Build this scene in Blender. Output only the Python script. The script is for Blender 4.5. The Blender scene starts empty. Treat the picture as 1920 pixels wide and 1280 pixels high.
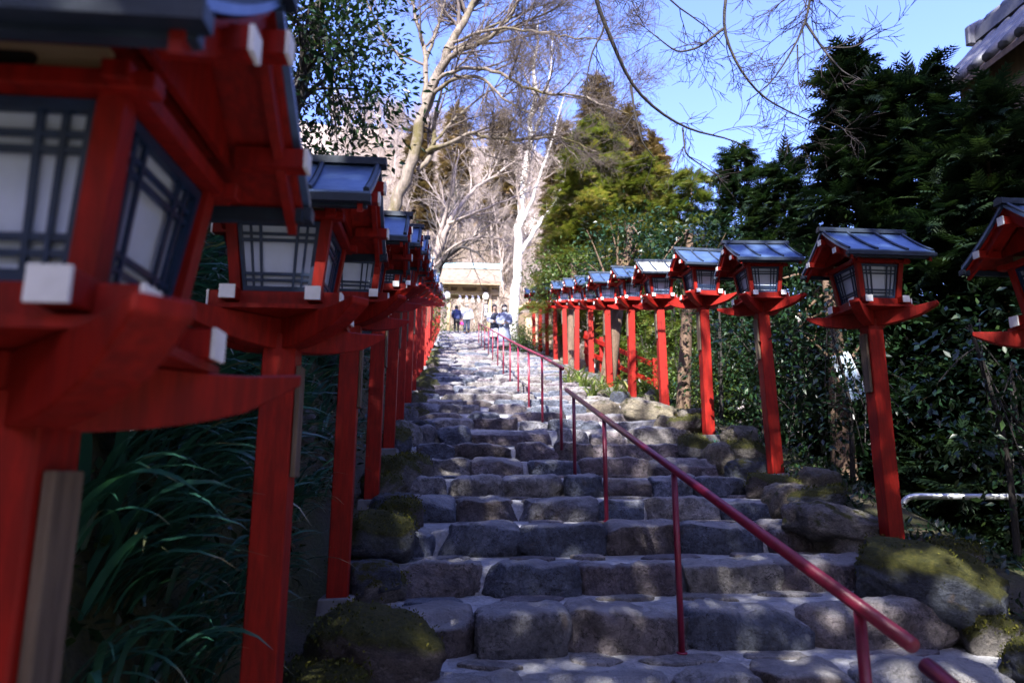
import bpy, bmesh, math, random
import numpy as np
from mathutils import Vector, Matrix

# ------------------------------------------------------------------ camera, sky, sun, exposure
S = bpy.context.scene
H = 0.9                                   # design unit: eye height above the first landing
PITCH, YAW = math.radians(10.9), math.radians(5.4)
cam_d = bpy.data.cameras.new('camera'); cam = bpy.data.objects.new('camera', cam_d)
S.collection.objects.link(cam); S.camera = cam
cam.location = (0, 0, H); cam.rotation_euler = (math.pi/2 + PITCH, 0, -YAW)
cam_d.lens = 24; cam_d.sensor_width = 36; cam_d.clip_start = 0.05; cam_d.clip_end = 3000
cam_d.dof.use_dof = True; cam_d.dof.focus_distance = 4.8; cam_d.dof.aperture_fstop = 2.6

SUN = Vector((-0.30, -1.0, 0.95)).normalized()
wd = bpy.data.worlds.new('World'); S.world = wd; wd.use_nodes = True
wn = wd.node_tree.nodes; wl = wd.node_tree.links
bg = wn['Background']; bg.inputs['Strength'].default_value = 0.135
sky = wn.new('ShaderNodeTexSky'); sky.sky_type = 'NISHITA'; sky.sun_disc = False
sky.sun_elevation = math.asin(SUN.z); sky.sun_rotation = math.atan2(SUN.x, SUN.y)
sky.air_density = 1.0; sky.dust_density = 2.2; sky.ozone_density = 4.0
wb = wn.new('ShaderNodeMix'); wb.data_type = 'RGBA'; wb.blend_type = 'MULTIPLY'; wb.inputs[0].default_value = 1.0   # camera white balance
wb.inputs[7].default_value = (0.92, 0.88, 1.36, 1); wl.new(sky.outputs[0], wb.inputs[6]); wl.new(wb.outputs[2], bg.inputs[0])
sl = bpy.data.lights.new('sun', 'SUN'); so = bpy.data.objects.new('sun', sl); S.collection.objects.link(so)
sl.energy = 4.8; sl.angle = math.radians(0.5); sl.color = (1.0, 0.96, 0.89)
so.rotation_euler = SUN.to_track_quat('Z', 'Y').to_euler(); so.location = SUN*60
S.view_settings.view_transform = 'Standard'; S.view_settings.look = 'None'
S.view_settings.exposure = 2.1; S.view_settings.gamma = 1.0
S.render.engine = 'CYCLES'
S.cycles.max_bounces = 4; S.cycles.diffuse_bounces = 2; S.cycles.glossy_bounces = 2; S.cycles.transmission_bounces = 3

# ------------------------------------------------------------------ helpers
C = S.collection
R = random.Random(7)
NR = np.random.default_rng(11)

def at(px, py, D):
    """world point seen at photo pixel (1920x1280) at horizontal forward distance D (m)"""
    u, v = (px-960)/1280, (640-py)/1280
    fwd = math.cos(PITCH) - math.sin(PITCH)*v; up = math.sin(PITCH) + math.cos(PITCH)*v
    s = D/fwd; xr, f = u*s, D
    return Vector((xr*math.cos(YAW) + f*math.sin(YAW), f*math.cos(YAW) - xr*math.sin(YAW), H + up*s))

KY = np.array([-60, -6, 0, 1.0, 2.7, 4.1, 5.0, 6.85, 8.6, 10.3, 14, 19, 26, 44, 46, 52])*H
KZ = np.array([-6, -2.4, -.95, -.64, -.14, .14, .45, 1.0, 1.48, 1.88, 2.76, 4.0, 5.7, 10.1, 10.35, 10.4])*H
def zs(y): return np.interp(y, KY, KZ)

_r = np.random.default_rng(5)
_K = _r.normal(size=(10, 2)); _P = _r.uniform(0, 6.28, 10)
def wav2(x, y, s):
    o = 0
    for i in range(10):
        o = o + np.sin((_K[i, 0]*x + _K[i, 1]*y)*s*(0.6+0.25*i) + _P[i])/(1+.35*i)
    return o/4.0
def T(x, y):
    """ground height"""
    x = np.asarray(x, float); y = np.asarray(y, float)
    b = zs(y)
    near = np.interp(y, [-40, 40, 46, 60], [1, 1, .6, .2])
    u = np.clip(-0.78-x, 0, None)
    fl = np.interp(y, [-40, 11, 22, 42], [1, 1, .5, .25])
    bank = (2.9*(1-np.exp(-u/0.95)) + .30*np.minimum(u, 30))*fl
    v = np.clip(x-3.45, 0, None)
    tt = np.clip(v/3.2, 0, 1); drop = -1.9*tt*tt*(3-2*tt)*near
    hy = np.clip(y-47, 0, 110)
    hm = np.interp(x/np.maximum(y, 20), [-1, .12, .28, .5, 1.2], [1, 1, .72, .38, .25])
    hill = .66*hy*hm*np.clip(hy/12, 0, 1)
    side = np.clip(np.maximum(-0.9-x, x-3.4), 0, 1)
    # narrow valley's steep slopes left, right, behind: unseen, added to block low sky light
    wl_ = .85*np.clip(-x-7-.22*np.clip(y, 0, None), 0, 60); wr_ = .80*np.clip(x-14-1.0*np.clip(y, 0, None), 0, 60); wb_ = .80*np.clip(-y-16, 0, 60)
    b = b + np.maximum(np.maximum(wl_, wr_), wb_)*np.interp(y, [40, 60], [1, .3])
    rough = side*(.10*wav2(x, y, 1.7) + .05*wav2(y, x, 5.0)) + np.clip(hy/20, 0, 1)*(1.6*wav2(x, y, .12) + 4.0*np.clip((hy-60)/50, 0, 1)*wav2(y, x, .07))
    corr = np.where((x > -.50) & (x < 2.90) & (y < 41), -.20, -.03)
    return b + bank + drop + hill + rough + corr
def Tz(x, y): return float(T(x, y))

def link(o, parent=None):
    C.objects.link(o)
    if parent is not None: o.parent = parent
    return o
def tag(o, label=None, cat=None, group=None, kind=None):
    if label: o['label'] = label
    if cat: o['category'] = cat
    if group: o['group'] = group
    if kind: o['kind'] = kind
    return o
def empty(name, loc=(0, 0, 0), rz=0.0):
    o = bpy.data.objects.new(name, None); o.empty_display_size = .1
    o.location = loc; o.rotation_euler = (0, 0, rz); return link(o)
def new_obj(name, me, parent=None):
    return link(bpy.data.objects.new(name, me), parent)
def copy_tree(o, parent=None):
    c = o.copy(); C.objects.link(c); c.parent = parent
    for ch in o.children: copy_tree(ch, c)
    return c

def np_mesh(name, V, F, mat=None, smooth=False, var=None):
    """V (n,3); F (m,k) same-size faces, or list of such arrays"""
    Fs = F if isinstance(F, list) else [F]
    me = bpy.data.meshes.new(name)
    V = np.asarray(V, np.float32)
    me.vertices.add(len(V)); me.vertices.foreach_set('co', V.ravel())
    loops = np.concatenate([np.asarray(f, np.int32).ravel() for f in Fs])
    sizes = np.concatenate([np.full(len(f), np.asarray(f).shape[1], np.int32) for f in Fs])
    me.loops.add(len(loops)); me.loops.foreach_set('vertex_index', loops)
    me.polygons.add(len(sizes))
    st = np.zeros(len(sizes), np.int32); st[1:] = np.cumsum(sizes)[:-1]
    me.polygons.foreach_set('loop_start', st)
    if smooth: me.polygons.foreach_set('use_smooth', np.ones(len(sizes), bool))
    if var is not None:
        a = me.attributes.new('var', 'FLOAT', 'POINT'); a.data.foreach_set('value', np.asarray(var, np.float32))
    me.update(calc_edges=True)
    if mat: me.materials.append(mat)
    return me

class MB:
    """mesh builder: collects boxes, bars, prisms, tubes"""
    def __init__(s): s.v = []; s.f = []
    def add(s, vs, fs):
        n = len(s.v); s.v += [tuple(v) for v in vs]; s.f += [tuple(i+n for i in f) for f in fs]; return s
    def box(s, x0, x1, y0, y1, z0, z1):
        return s.add([(x0,y0,z0),(x1,y0,z0),(x1,y1,z0),(x0,y1,z0),(x0,y0,z1),(x1,y0,z1),(x1,y1,z1),(x0,y1,z1)],
                     [(0,3,2,1),(4,5,6,7),(0,1,5,4),(1,2,6,5),(2,3,7,6),(3,0,4,7)])
    def hexa(s, p):   # 8 points: bottom loop then top loop
        return s.add(p, [(0,3,2,1),(4,5,6,7),(0,1,5,4),(1,2,6,5),(2,3,7,6),(3,0,4,7)])
    def bar(s, a, b, w, h=None, up=(0,0,1)):
        h = h or w; a = Vector(a); b = Vector(b); d = (b-a).normalized(); up = Vector(up)
        x = d.cross(up)
        if x.length < 1e-4: x = d.cross(Vector((1,0,0)))
        x.normalize(); z = x.cross(d).normalized()
        q = [(-1,-1),(1,-1),(1,1),(-1,1)]
        return s.add([a + x*(w/2*i) + z*(h/2*j) for i, j in q] + [b + x*(w/2*i) + z*(h/2*j) for i, j in q],
                     [(0,3,2,1),(4,5,6,7),(0,1,5,4),(1,2,6,5),(2,3,7,6),(3,0,4,7)])
    def prism(s, pts, off):      # closed outline of 3D points extruded by off
        n = len(pts); off = Vector(off); P = [Vector(p) for p in pts]
        return s.add(P + [p+off for p in P], [tuple(range(n))[::-1], tuple(range(n, 2*n))] +
                     [(i, (i+1) % n, n+(i+1) % n, n+i) for i in range(n)])
    def tube(s, pts, rad, n=10, cap=True):
        pts = [Vector(p) for p in pts]
        if not hasattr(rad, '__len__'): rad = [rad]*len(pts)
        vs = []; ref = Vector((0.31, 0.17, 0.93))
        for i, p in enumerate(pts):
            d = (pts[min(i+1, len(pts)-1)] - pts[max(i-1, 0)]).normalized()
            x = d.cross(ref)
            if x.length < .05: x = d.cross(Vector((1, 0, 0)))
            x.normalize(); y = d.cross(x)
            vs += [p + (x*math.cos(k*2*math.pi/n) + y*math.sin(k*2*math.pi/n))*rad[i] for k in range(n)]
        fs = [(i*n+k, i*n+(k+1) % n, (i+1)*n+(k+1) % n, (i+1)*n+k) for i in range(len(pts)-1) for k in range(n)]
        if cap: fs += [tuple(range(n))[::-1], tuple((len(pts)-1)*n+k for k in range(n))]
        return s.add(vs, fs)
    def loft(s, rings, cap=True):
        n = len(rings[0]); vs = [p for r in rings for p in r]
        fs = [(i*n+k, i*n+(k+1) % n, (i+1)*n+(k+1) % n, (i+1)*n+k) for i in range(len(rings)-1) for k in range(n)]
        if cap: fs += [tuple(range(n))[::-1], tuple((len(rings)-1)*n+k for k in range(n))]
        return s.add(vs, fs)
    def mesh(s, name, mat, smooth=False, bevel=0.0):
        me = bpy.data.meshes.new(name); me.from_pydata(s.v, [], s.f)
        if bevel > 0:
            bm = bmesh.new(); bm.from_mesh(me)
            es = [e for e in bm.edges if len(e.link_faces) == 2 and e.calc_face_angle(0) > .5]
            bmesh.ops.bevel(bm, geom=es, offset=bevel, segments=1, affect='EDGES', clamp_overlap=True)
            bm.to_mesh(me); bm.free()
        if smooth: me.polygons.foreach_set('use_smooth', [True]*len(me.polygons))
        me.update(); me.materials.append(mat); return me
    def build(s, name, mat, parent=None, smooth=False, bevel=0.0):
        return new_obj(name, s.mesh(name, mat, smooth, bevel), parent)

ORD = ['zeroth','first','second','third','fourth','fifth','sixth','seventh','eighth','ninth','tenth','eleventh','twelfth','thirteenth',
       'fourteenth','fifteenth','sixteenth','seventeenth','eighteenth','nineteenth','twentieth','twenty-first','twenty-second',
       'twenty-third','twenty-fourth','twenty-fifth','twenty-sixth','twenty-seventh','twenty-eighth','twenty-ninth','thirtieth']

# ------------------------------------------------------------------ materials
def nodes(name):
    m = bpy.data.materials.new(name); m.use_nodes = True
    nt = m.node_tree; return m, nt.nodes, nt.links, nt.nodes['Principled BSDF']
def rgb(c): return (c[0], c[1], c[2], 1)
def coord(N, L, rand=True):
    tc = N.new('ShaderNodeTexCoord')
    if not rand: return tc.outputs['Object']
    oi = N.new('ShaderNodeObjectInfo'); mu = N.new('ShaderNodeMath'); mu.operation = 'MULTIPLY'; mu.inputs[1].default_value = 37.0
    L.new(oi.outputs['Random'], mu.inputs[0])
    va = N.new('ShaderNodeVectorMath'); L.new(tc.outputs['Object'], va.inputs[0]); L.new(mu.outputs[0], va.inputs[1]); return va.outputs[0]
def noise(N, L, co, scale, detail=6, rough=.6, dist=0.0):
    n = N.new('ShaderNodeTexNoise'); n.inputs['Scale'].default_value = scale; n.inputs['Detail'].default_value = detail
    n.inputs['Roughness'].default_value = rough; n.inputs['Distortion'].default_value = dist
    L.new(co, n.inputs['Vector']); return n.outputs['Fac']
def ramp(N, L, fac, stops):
    r = N.new('ShaderNodeValToRGB'); el = r.color_ramp.elements
    while len(el) < len(stops): el.new(.5)
    for e, (p, c) in zip(el, stops): e.position = p; e.color = rgb(c)
    L.new(fac, r.inputs[0]); return r.outputs[0]
def mixc(N, L, fac, a, b, typ='MIX'):
    m = N.new('ShaderNodeMix'); m.data_type = 'RGBA'; m.blend_type = typ
    for s, val in ((0, fac), (6, a), (7, b)):
        if isinstance(val, (int, float)): m.inputs[s].default_value = val
        elif isinstance(val, tuple): m.inputs[s].default_value = rgb(val)
        else: L.new(val, m.inputs[s])
    return m.outputs[2]
def bump(N, L, P, h, strength=.5, dist=.02, prev=None):
    b = N.new('ShaderNodeBump'); b.inputs['Strength'].default_value = strength; b.inputs['Distance'].default_value = dist
    L.new(h, b.inputs['Height'])
    if prev is not None: L.new(prev, b.inputs['Normal'])
    L.new(b.outputs[0], P.inputs['Normal']); return b.outputs[0]
def mathn(N, L, op, a, b):
    m = N.new('ShaderNodeMath'); m.operation = op; m.use_clamp = True
    for i, v in enumerate((a, b)):
        if isinstance(v, (int, float)): m.inputs[i].default_value = v
        else: L.new(v, m.inputs[i])
    return m.outputs[0]

def simple(name, c1, c2, scale=8, rough=.6, bmp=.15, bscale=None, metal=0, spec=.5, stretch=None, rvar=.15, bdist=.01):
    m, N, L, P = nodes(name); co = coord(N, L)
    if stretch:
        mp = N.new('ShaderNodeMapping'); mp.inputs['Scale'].default_value = stretch; L.new(co, mp.inputs[0]); co = mp.outputs[0]
    f = noise(N, L, co, scale)
    L.new(ramp(N, L, f, [(.32, c1), (.68, c2)]), P.inputs['Base Color'])
    rr = N.new('ShaderNodeMapRange'); rr.inputs[3].default_value = max(.03, rough-rvar); rr.inputs[4].default_value = min(1, rough+rvar)
    L.new(noise(N, L, co, scale*2.3, 3), rr.inputs[0]); L.new(rr.outputs[0], P.inputs['Roughness'])
    P.inputs['Metallic'].default_value = metal; P.inputs['Specular IOR Level'].default_value = spec
    if bmp > 0: bump(N, L, P, noise(N, L, co, bscale or scale*3, 5), bmp, bdist)
    return m

def stone_mat(name, pal, moss=0.0, lich=.5, dust_skylight=.35):
    m, N, L, P = nodes(name); co = coord(N, L)
    oi = N.new('ShaderNodeObjectInfo')
    base = ramp(N, L, oi.outputs['Random'], [(i/len(pal), c) for i, c in enumerate(pal)]); base.node.color_ramp.interpolation = 'CONSTANT'
    f1 = noise(N, L, co, 3.2, 8, .65, .4); f2 = noise(N, L, co, 17, 8, .7); f3 = noise(N, L, co, 70, 4, .6)
    v = ramp(N, L, f1, [(.3, (.40, .40, .43)), (.7, (1.65, 1.6, 1.52))])
    c = mixc(N, L, 1.0, base, v, 'MULTIPLY')
    c = mixc(N, L, .8, c, ramp(N, L, f2, [(.3, (.35, .35, .38)), (.7, (1.7, 1.66, 1.6))]), 'MULTIPLY')
    c = mixc(N, L, .35, c, ramp(N, L, f3, [(.3, (.55, .55, .55)), (.7, (1.45, 1.45, 1.45))]), 'MULTIPLY')
    # brown iron stain
    st = ramp(N, L, noise(N, L, co, 5.1, 5, .6, 1.0), [(.60, (0, 0, 0)), (.72, (1, 1, 1))])
    c = mixc(N, L, mathn(N, L, 'MULTIPLY', st, .45), c, (.15, .10, .065))
    ck = N.new('ShaderNodeTexVoronoi'); ck.feature = 'DISTANCE_TO_EDGE'; ck.inputs['Scale'].default_value = 3.4
    dv = N.new('ShaderNodeVectorMath'); dv.operation = 'ADD'; dn = N.new('ShaderNodeTexNoise'); dn.inputs['Scale'].default_value = 6.0; dn.inputs['Detail'].default_value = 5; L.new(co, dn.inputs['Vector'])
    L.new(co, dv.inputs[0]); L.new(dn.outputs['Color'], dv.inputs[1]); L.new(dv.outputs[0], ck.inputs['Vector'])
    cm = mathn(N, L, 'MULTIPLY', ramp(N, L, ck.outputs['Distance'], [(.004, (1, 1, 1)), (.022, (0, 0, 0))]), ramp(N, L, f1, [(.40, (0, 0, 0)), (.55, (1, 1, 1))]))
    c = mixc(N, L, mathn(N, L, 'MULTIPLY', cm, .8), c, (.018, .018, .02))
    pit = ramp(N, L, noise(N, L, co, 34, 5, .7), [(.30, (1, 1, 1)), (.40, (0, 0, 0))])
    c = mixc(N, L, mathn(N, L, 'MULTIPLY', pit, .6), c, (.02, .02, .022))
    # pale lichen spots
    vo = N.new('ShaderNodeTexVoronoi'); vo.inputs['Scale'].default_value = 7.5; vo.inputs['Randomness'].default_value = 1
    L.new(co, vo.inputs['Vector'])
    lm = ramp(N, L, vo.outputs['Distance'], [(.10, (1, 1, 1)), (.17, (0, 0, 0))])
    lm2 = ramp(N, L, noise(N, L, co, 2.1, 2), [(.52, (0, 0, 0)), (.60, (1, 1, 1))])
    c = mixc(N, L, mathn(N, L, 'MULTIPLY', mathn(N, L, 'MULTIPLY', lm, lm2), lich), c, (.42, .43, .42))
    # worn, dusty foot-trodden tops, paled further to imitate overhead sky light
    ge = N.new('ShaderNodeNewGeometry'); sx = N.new('ShaderNodeSeparateXYZ'); L.new(ge.outputs['Normal'], sx.inputs[0])
    top = ramp(N, L, sx.outputs[2], [(.55, (0, 0, 0)), (.95, (1, 1, 1))])
    wear_skylight = mathn(N, L, 'MULTIPLY', top, ramp(N, L, f1, [(.25, (.3, .3, .3)), (.6, (1, 1, 1))]))
    c = mixc(N, L, mathn(N, L, 'MULTIPLY', wear_skylight, dust_skylight), c, (.42, .42, .44))
    hgt = mixc(N, L, .35, f2, f3)
    if moss > 0:
        ms = ramp(N, L, noise(N, L, co, 4.0, 6, .7), [(.62-.45*moss, (0, 0, 0)), (.74-.45*moss, (1, 1, 1))])
        up = ramp(N, L, sx.outputs[2], [(-.1, (0, 0, 0)), (.35, (1, 1, 1))])
        mk = mathn(N, L, 'MULTIPLY', ms, up)
        mc = ramp(N, L, noise(N, L, co, 30, 5, .7), [(.3, (.030, .036, .008)), (.55, (.085, .085, .015)), (.75, (.17, .15, .035))])
        c = mixc(N, L, mk, c, mc)
        hgt = mixc(N, L, mk, hgt, noise(N, L, co, 95, 4, .8))
    L.new(c, P.inputs['Base Color'])
    P.inputs['Roughness'].default_value = .72; P.inputs['Specular IOR Level'].default_value = .35
    vc = N.new('ShaderNodeTexVoronoi'); vc.feature = 'F1'; vc.inputs['Scale'].default_value = 6.0; vc.inputs['Detail'].default_value = 3.0
    wv = N.new('ShaderNodeVectorMath'); wv.operation = 'ADD'; nv = N.new('ShaderNodeTexNoise'); nv.inputs['Scale'].default_value = 4.0; L.new(co, nv.inputs['Vector'])
    L.new(co, wv.inputs[0]); L.new(nv.outputs['Color'], wv.inputs[1]); L.new(wv.outputs[0], vc.inputs['Vector'])
    b0 = bump(N, L, P, vc.outputs['Distance'], .8, .07); b1 = bump(N, L, P, f1, .9, .11, b0); bump(N, L, P, hgt, 1.0, .075, b1)
    return m

def leaf_mat(name, c1, c2, c3, trans=.35, rough=.45, spec=.35):
    m, N, L, P = nodes(name)
    at_ = N.new('ShaderNodeAttribute'); at_.attribute_name = 'var'
    c = ramp(N, L, at_.outputs['Fac'], [(0, c1), (.55, c2), (1, c3)])
    oi = N.new('ShaderNodeObjectInfo')
    hs = N.new('ShaderNodeHueSaturation'); L.new(c, hs.inputs['Color'])
    mr = N.new('ShaderNodeMapRange'); mr.inputs[3].default_value = .8; mr.inputs[4].default_value = 1.2
    L.new(oi.outputs['Random'], mr.inputs[0]); L.new(mr.outputs[0], hs.inputs['Value'])
    L.new(hs.outputs[0], P.inputs['Base Color']); P.inputs['Roughness'].default_value = rough; P.inputs['Specular IOR Level'].default_value = spec
    tr = N.new('ShaderNodeBsdfTranslucent'); L.new(mixc(N, L, 1.0, hs.outputs[0], (1.3, 1.35, .7), 'MULTIPLY'), tr.inputs[0])
    mx = N.new('ShaderNodeMixShader'); mx.inputs[0].default_value = trans
    L.new(P.outputs[0], mx.inputs[1]); L.new(tr.outputs[0], mx.inputs[2])
    L.new(mx.outputs[0], N['Material Output'].inputs['Surface'])
    return m

def bark_mat(name, c1, c2, moss=0.0, scale=6):
    m, N, L, P = nodes(name); co = coord(N, L, False)
    mp = N.new('ShaderNodeMapping'); mp.inputs['Scale'].default_value = (1, 1, .3); L.new(co, mp.inputs[0])
    f = noise(N, L, mp.outputs[0], scale*2, 8, .7); c = ramp(N, L, f, [(.3, c1), (.7, c2)])
    if moss:
        k = ramp(N, L, noise(N, L, co, 1.1, 5, .7), [(.62-.3*moss, (0, 0, 0)), (.74-.3*moss, (1, 1, 1))])
        c = mixc(N, L, k, c, (.075, .060, .016))
    L.new(c, P.inputs['Base Color']); P.inputs['Roughness'].default_value = .85
    bump(N, L, P, noise(N, L, mp.outputs[0], scale*5, 6, .7), .7, .03); return m

def plain(name, c, rough=.6, metal=0, var=.12, scale=12, bmp=.1):
    d = tuple(x*(1-var) for x in c); e = tuple(min(1, x*(1+var)) for x in c)
    return simple(name, d, e, scale, rough, bmp, metal=metal)

def red_mat(name, c1, c2, worn, rough=.5):
    m, N, L, P = nodes(name); co = coord(N, L)
    mp = N.new('ShaderNodeMapping'); mp.inputs['Scale'].default_value = (1, 1, .12); L.new(co, mp.inputs[0])
    g = noise(N, L, mp.outputs[0], 60, 6, .65); f = noise(N, L, co, 5, 6, .6)
    c = ramp(N, L, f, [(.3, c1), (.7, c2)])
    c = mixc(N, L, .6, c, ramp(N, L, g, [(.35, (.50, .45, .45)), (.65, (1.3, 1.25, 1.25))]), 'MULTIPLY')
    mp2 = N.new('ShaderNodeMapping'); mp2.inputs['Scale'].default_value = (1, 1, .22); L.new(co, mp2.inputs[0])
    gr = ramp(N, L, noise(N, L, mp2.outputs[0], 11, 7, .7), [(.52, (1, 1, 1)), (.70, (.42, .36, .36))])
    c = mixc(N, L, .7, c, gr, 'MULTIPLY')
    sp = ramp(N, L, noise(N, L, co, 26, 5, .7), [(.70, (0, 0, 0)), (.76, (1, 1, 1))])
    c = mixc(N, L, mathn(N, L, 'MULTIPLY', sp, .6), c, worn)
    L.new(c, P.inputs['Base Color'])
    rr = N.new('ShaderNodeMapRange'); rr.inputs[3].default_value = rough-.12; rr.inputs[4].default_value = rough+.2
    L.new(f, rr.inputs[0]); L.new(rr.outputs[0], P.inputs['Roughness'])
    P.inputs['Specular IOR Level'].default_value = .25
    bump(N, L, P, g, .25, .004); return m

PAL = [(.100, .118, .170), (.165, .170, .205), (.140, .122, .145), (.215, .205, .205), (.085, .102, .148), (.180, .162, .178), (.235, .23, .24), (.122, .106, .112)]
M = {
 'red': red_mat('vermilion_paint', (.20, .0040, .0018), (.27, .0085, .0032), (.08, .004, .003), .58),
 'white': plain('white_paint', (.78, .78, .80), .55),
 'paper': plain('lantern_paper', (.50, .56, .71), .5, var=.06, bmp=.05),
 'lattice': plain('blue_lattice_paint', (.008, .024, .070), .45, var=.3),
 'copper': simple('blue_grey_copper', (.055, .10, .22), (.10, .165, .32), 7, .33, .12, metal=.5, rvar=.12),
 'copper_sunlit': simple('sunlit_pale_copper', (.33, .35, .36), (.50, .51, .50), 7, .42, .12, metal=.2, rvar=.12),  # roof copper paled to imitate direct sun on it
 'ridge': simple('dark_copper_ridge', (.014, .022, .040), (.035, .050, .080), 9, .5, .12, metal=.2, spec=.3),
 'plaque': simple('weathered_plaque_wood', (.040, .026, .018), (.15, .105, .070), 14, .75, .3, stretch=(3, 3, .25)),
 'vent': simple('bare_cedar_board', (.33, .25, .16), (.45, .35, .23), 10, .7, .2, stretch=(.3, 3, 3)),
 'black': plain('black_void', (.006, .006, .007), .8),
 'rail': simple('maroon_rail_paint', (.15, .008, .030), (.21, .012, .040), 18, .36, .12, rvar=.1),
 'stone': stone_mat('step_stone', PAL, 0, .45, .75),
 'flag': stone_mat('paving_flag', PAL + [(.17, .135, .16)], 0, .3, .25),
 'mossrock': stone_mat('mossy_rock', PAL, 1.0, .4, .1),
 'halfmoss': stone_mat('part_mossy_rock', PAL, .35, .5, .2),
 'dryrock': stone_mat('pale_dry_rock', [(.24, .21, .17), (.30, .27, .21), (.20, .185, .165)], .25, .4, .3),
 'plinth': simple('rough_plinth_stone', (.085, .085, .09), (.17, .165, .165), 9, .8, .4),
 'bark_dark': bark_mat('dark_bark', (.010, .008, .008), (.030, .024, .022), .15),
 'bark_twig': bark_mat('twig_bark', (.014, .010, .012), (.035, .026, .026)),
 'bark_big': bark_mat('mossy_grey_bark', (.06, .048, .038), (.24, .195, .155), .5),
 'bark_bigtwig': bark_mat('grey_brown_twig', (.045, .034, .030), (.13, .10, .085)),
 'bark_white': bark_mat('pale_smooth_bark', (.33, .30, .27), (.58, .55, .50), 0, 3),
 'bark_hill': bark_mat('hill_tree_bark', (.17, .135, .115), (.36, .30, .26)),
 'bark_conifer': bark_mat('cypress_bark', (.06, .038, .025), (.16, .10, .065), .35),
 'cyp_sun': leaf_mat('cypress_golden_sunlit', (.065, .095, .020), (.145, .175, .034), (.27, .21, .07), .38),  # cypress with sunlight put into its golden green
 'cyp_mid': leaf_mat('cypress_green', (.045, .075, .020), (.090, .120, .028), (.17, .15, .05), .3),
 'cyp_dark': leaf_mat('cypress_green_shaded', (.006, .015, .009), (.012, .027, .013), (.028, .048, .016), .22, .5, .2),  # cypress foliage darkened to imitate standing in shade
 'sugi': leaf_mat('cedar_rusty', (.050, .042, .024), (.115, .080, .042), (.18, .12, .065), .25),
 'broad': leaf_mat('evergreen_leaf_shaded', (.006, .018, .009), (.014, .038, .014), (.040, .068, .018), .2, .32, .4),  # evergreen leaf with shade put into its dark colour
 'broad_lit': leaf_mat('evergreen_leaf_sunlit', (.035, .070, .016), (.075, .12, .022), (.13, .16, .035), .3, .35),  # the same leaf lightened as if in sun
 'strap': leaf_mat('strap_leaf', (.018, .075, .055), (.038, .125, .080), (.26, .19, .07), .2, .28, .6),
 'strap_lit': leaf_mat('strap_leaf_sunlit', (.045, .085, .016), (.11, .15, .03), (.24, .21, .08), .3, .4),  # strap leaf yellowed to imitate sunlight on it
 'brush': leaf_mat('dry_brush', (.16, .12, .095), (.27, .215, .175), (.36, .30, .245), .2, .8, .1),
 'moss_leaf': leaf_mat('moss_tuft', (.03, .036, .008), (.075, .080, .014), (.15, .14, .03), .2, .8, .1),
}
# ------------------------------------------------------------------ ground
def ground():
    m, N, L, P = nodes('forest_ground'); co = coord(N, L, False)
    f1 = noise(N, L, co, .9, 8, .65); f2 = noise(N, L, co, 7, 8, .7); f3 = noise(N, L, co, 40, 5, .7)
    c = ramp(N, L, f2, [(.3, (.035, .026, .018)), (.55, (.075, .058, .040)), (.75, (.14, .115, .085))])
    mk = ramp(N, L, f1, [(.42, (0, 0, 0)), (.55, (1, 1, 1))])
    c = mixc(N, L, mk, c, ramp(N, L, f3, [(.3, (.022, .028, .008)), (.7, (.075, .075, .018))]))
    ge = N.new('ShaderNodeNewGeometry'); sx = N.new('ShaderNodeSeparateXYZ'); L.new(ge.outputs['Position'], sx.inputs[0])
    far = N.new('ShaderNodeMapRange'); far.inputs[1].default_value = 46; far.inputs[2].default_value = 54; L.new(sx.outputs[1], far.inputs[0])
    c = mixc(N, L, far.outputs[0], c, ramp(N, L, f2, [(.3, (.13, .10, .08)), (.55, (.22, .175, .14)), (.75, (.30, .25, .21))]))
    # trodden pale yard below the right-hand bank
    rt = N.new('ShaderNodeMapRange'); rt.inputs[1].default_value = 6.6; rt.inputs[2].default_value = 7.6; L.new(sx.outputs[0], rt.inputs[0])
    r2 = N.new('ShaderNodeMapRange'); r2.inputs[1].default_value = 14; r2.inputs[2].default_value = 12; L.new(sx.outputs[0], r2.inputs[0])
    r3 = N.new('ShaderNodeMapRange'); r3.inputs[1].default_value = 5; r3.inputs[2].default_value = 7; L.new(sx.outputs[1], r3.inputs[0])
    yard = mathn(N, L, 'MULTIPLY', mathn(N, L, 'MULTIPLY', rt.outputs[0], r2.outputs[0]), r3.outputs[0])
    c = mixc(N, L, yard, c, ramp(N, L, f2, [(.3, (.24, .20, .17)), (.7, (.40, .35, .31))]))
    L.new(c, P.inputs['Base Color']); P.inputs['Roughness'].default_value = .9
    b1 = bump(N, L, P, f2, .8, .08); bump(N, L, P, f3, .7, .03, b1)
    xs = np.concatenate([np.linspace(-400, -32, 12), np.linspace(-30, -4, 50), np.linspace(-3.9, 6.5, 120), np.linspace(6.8, 34, 50), np.linspace(38, 400, 12)])
    ys = np.concatenate([np.linspace(-300, -12, 12), np.linspace(-11, 30, 200), np.linspace(30.5, 62, 60), np.linspace(64, 170, 60), [200, 300, 600]])
    X, Y = np.meshgrid(xs, ys); Z = T(X, Y)
    n = len(xs); i = np.arange(len(ys)-1)[:, None]*n + np.arange(n-1)[None]; i = i.ravel()
    me = np_mesh('ground', np.stack([X.ravel(), Y.ravel(), Z.ravel()], 1), np.stack([i, i+1, i+n+1, i+n], 1), m, True)
    tag(new_obj('ground', me), 'mossy earth banks beside the stairs and brown hillside behind', 'ground', kind='structure')
ground()

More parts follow.
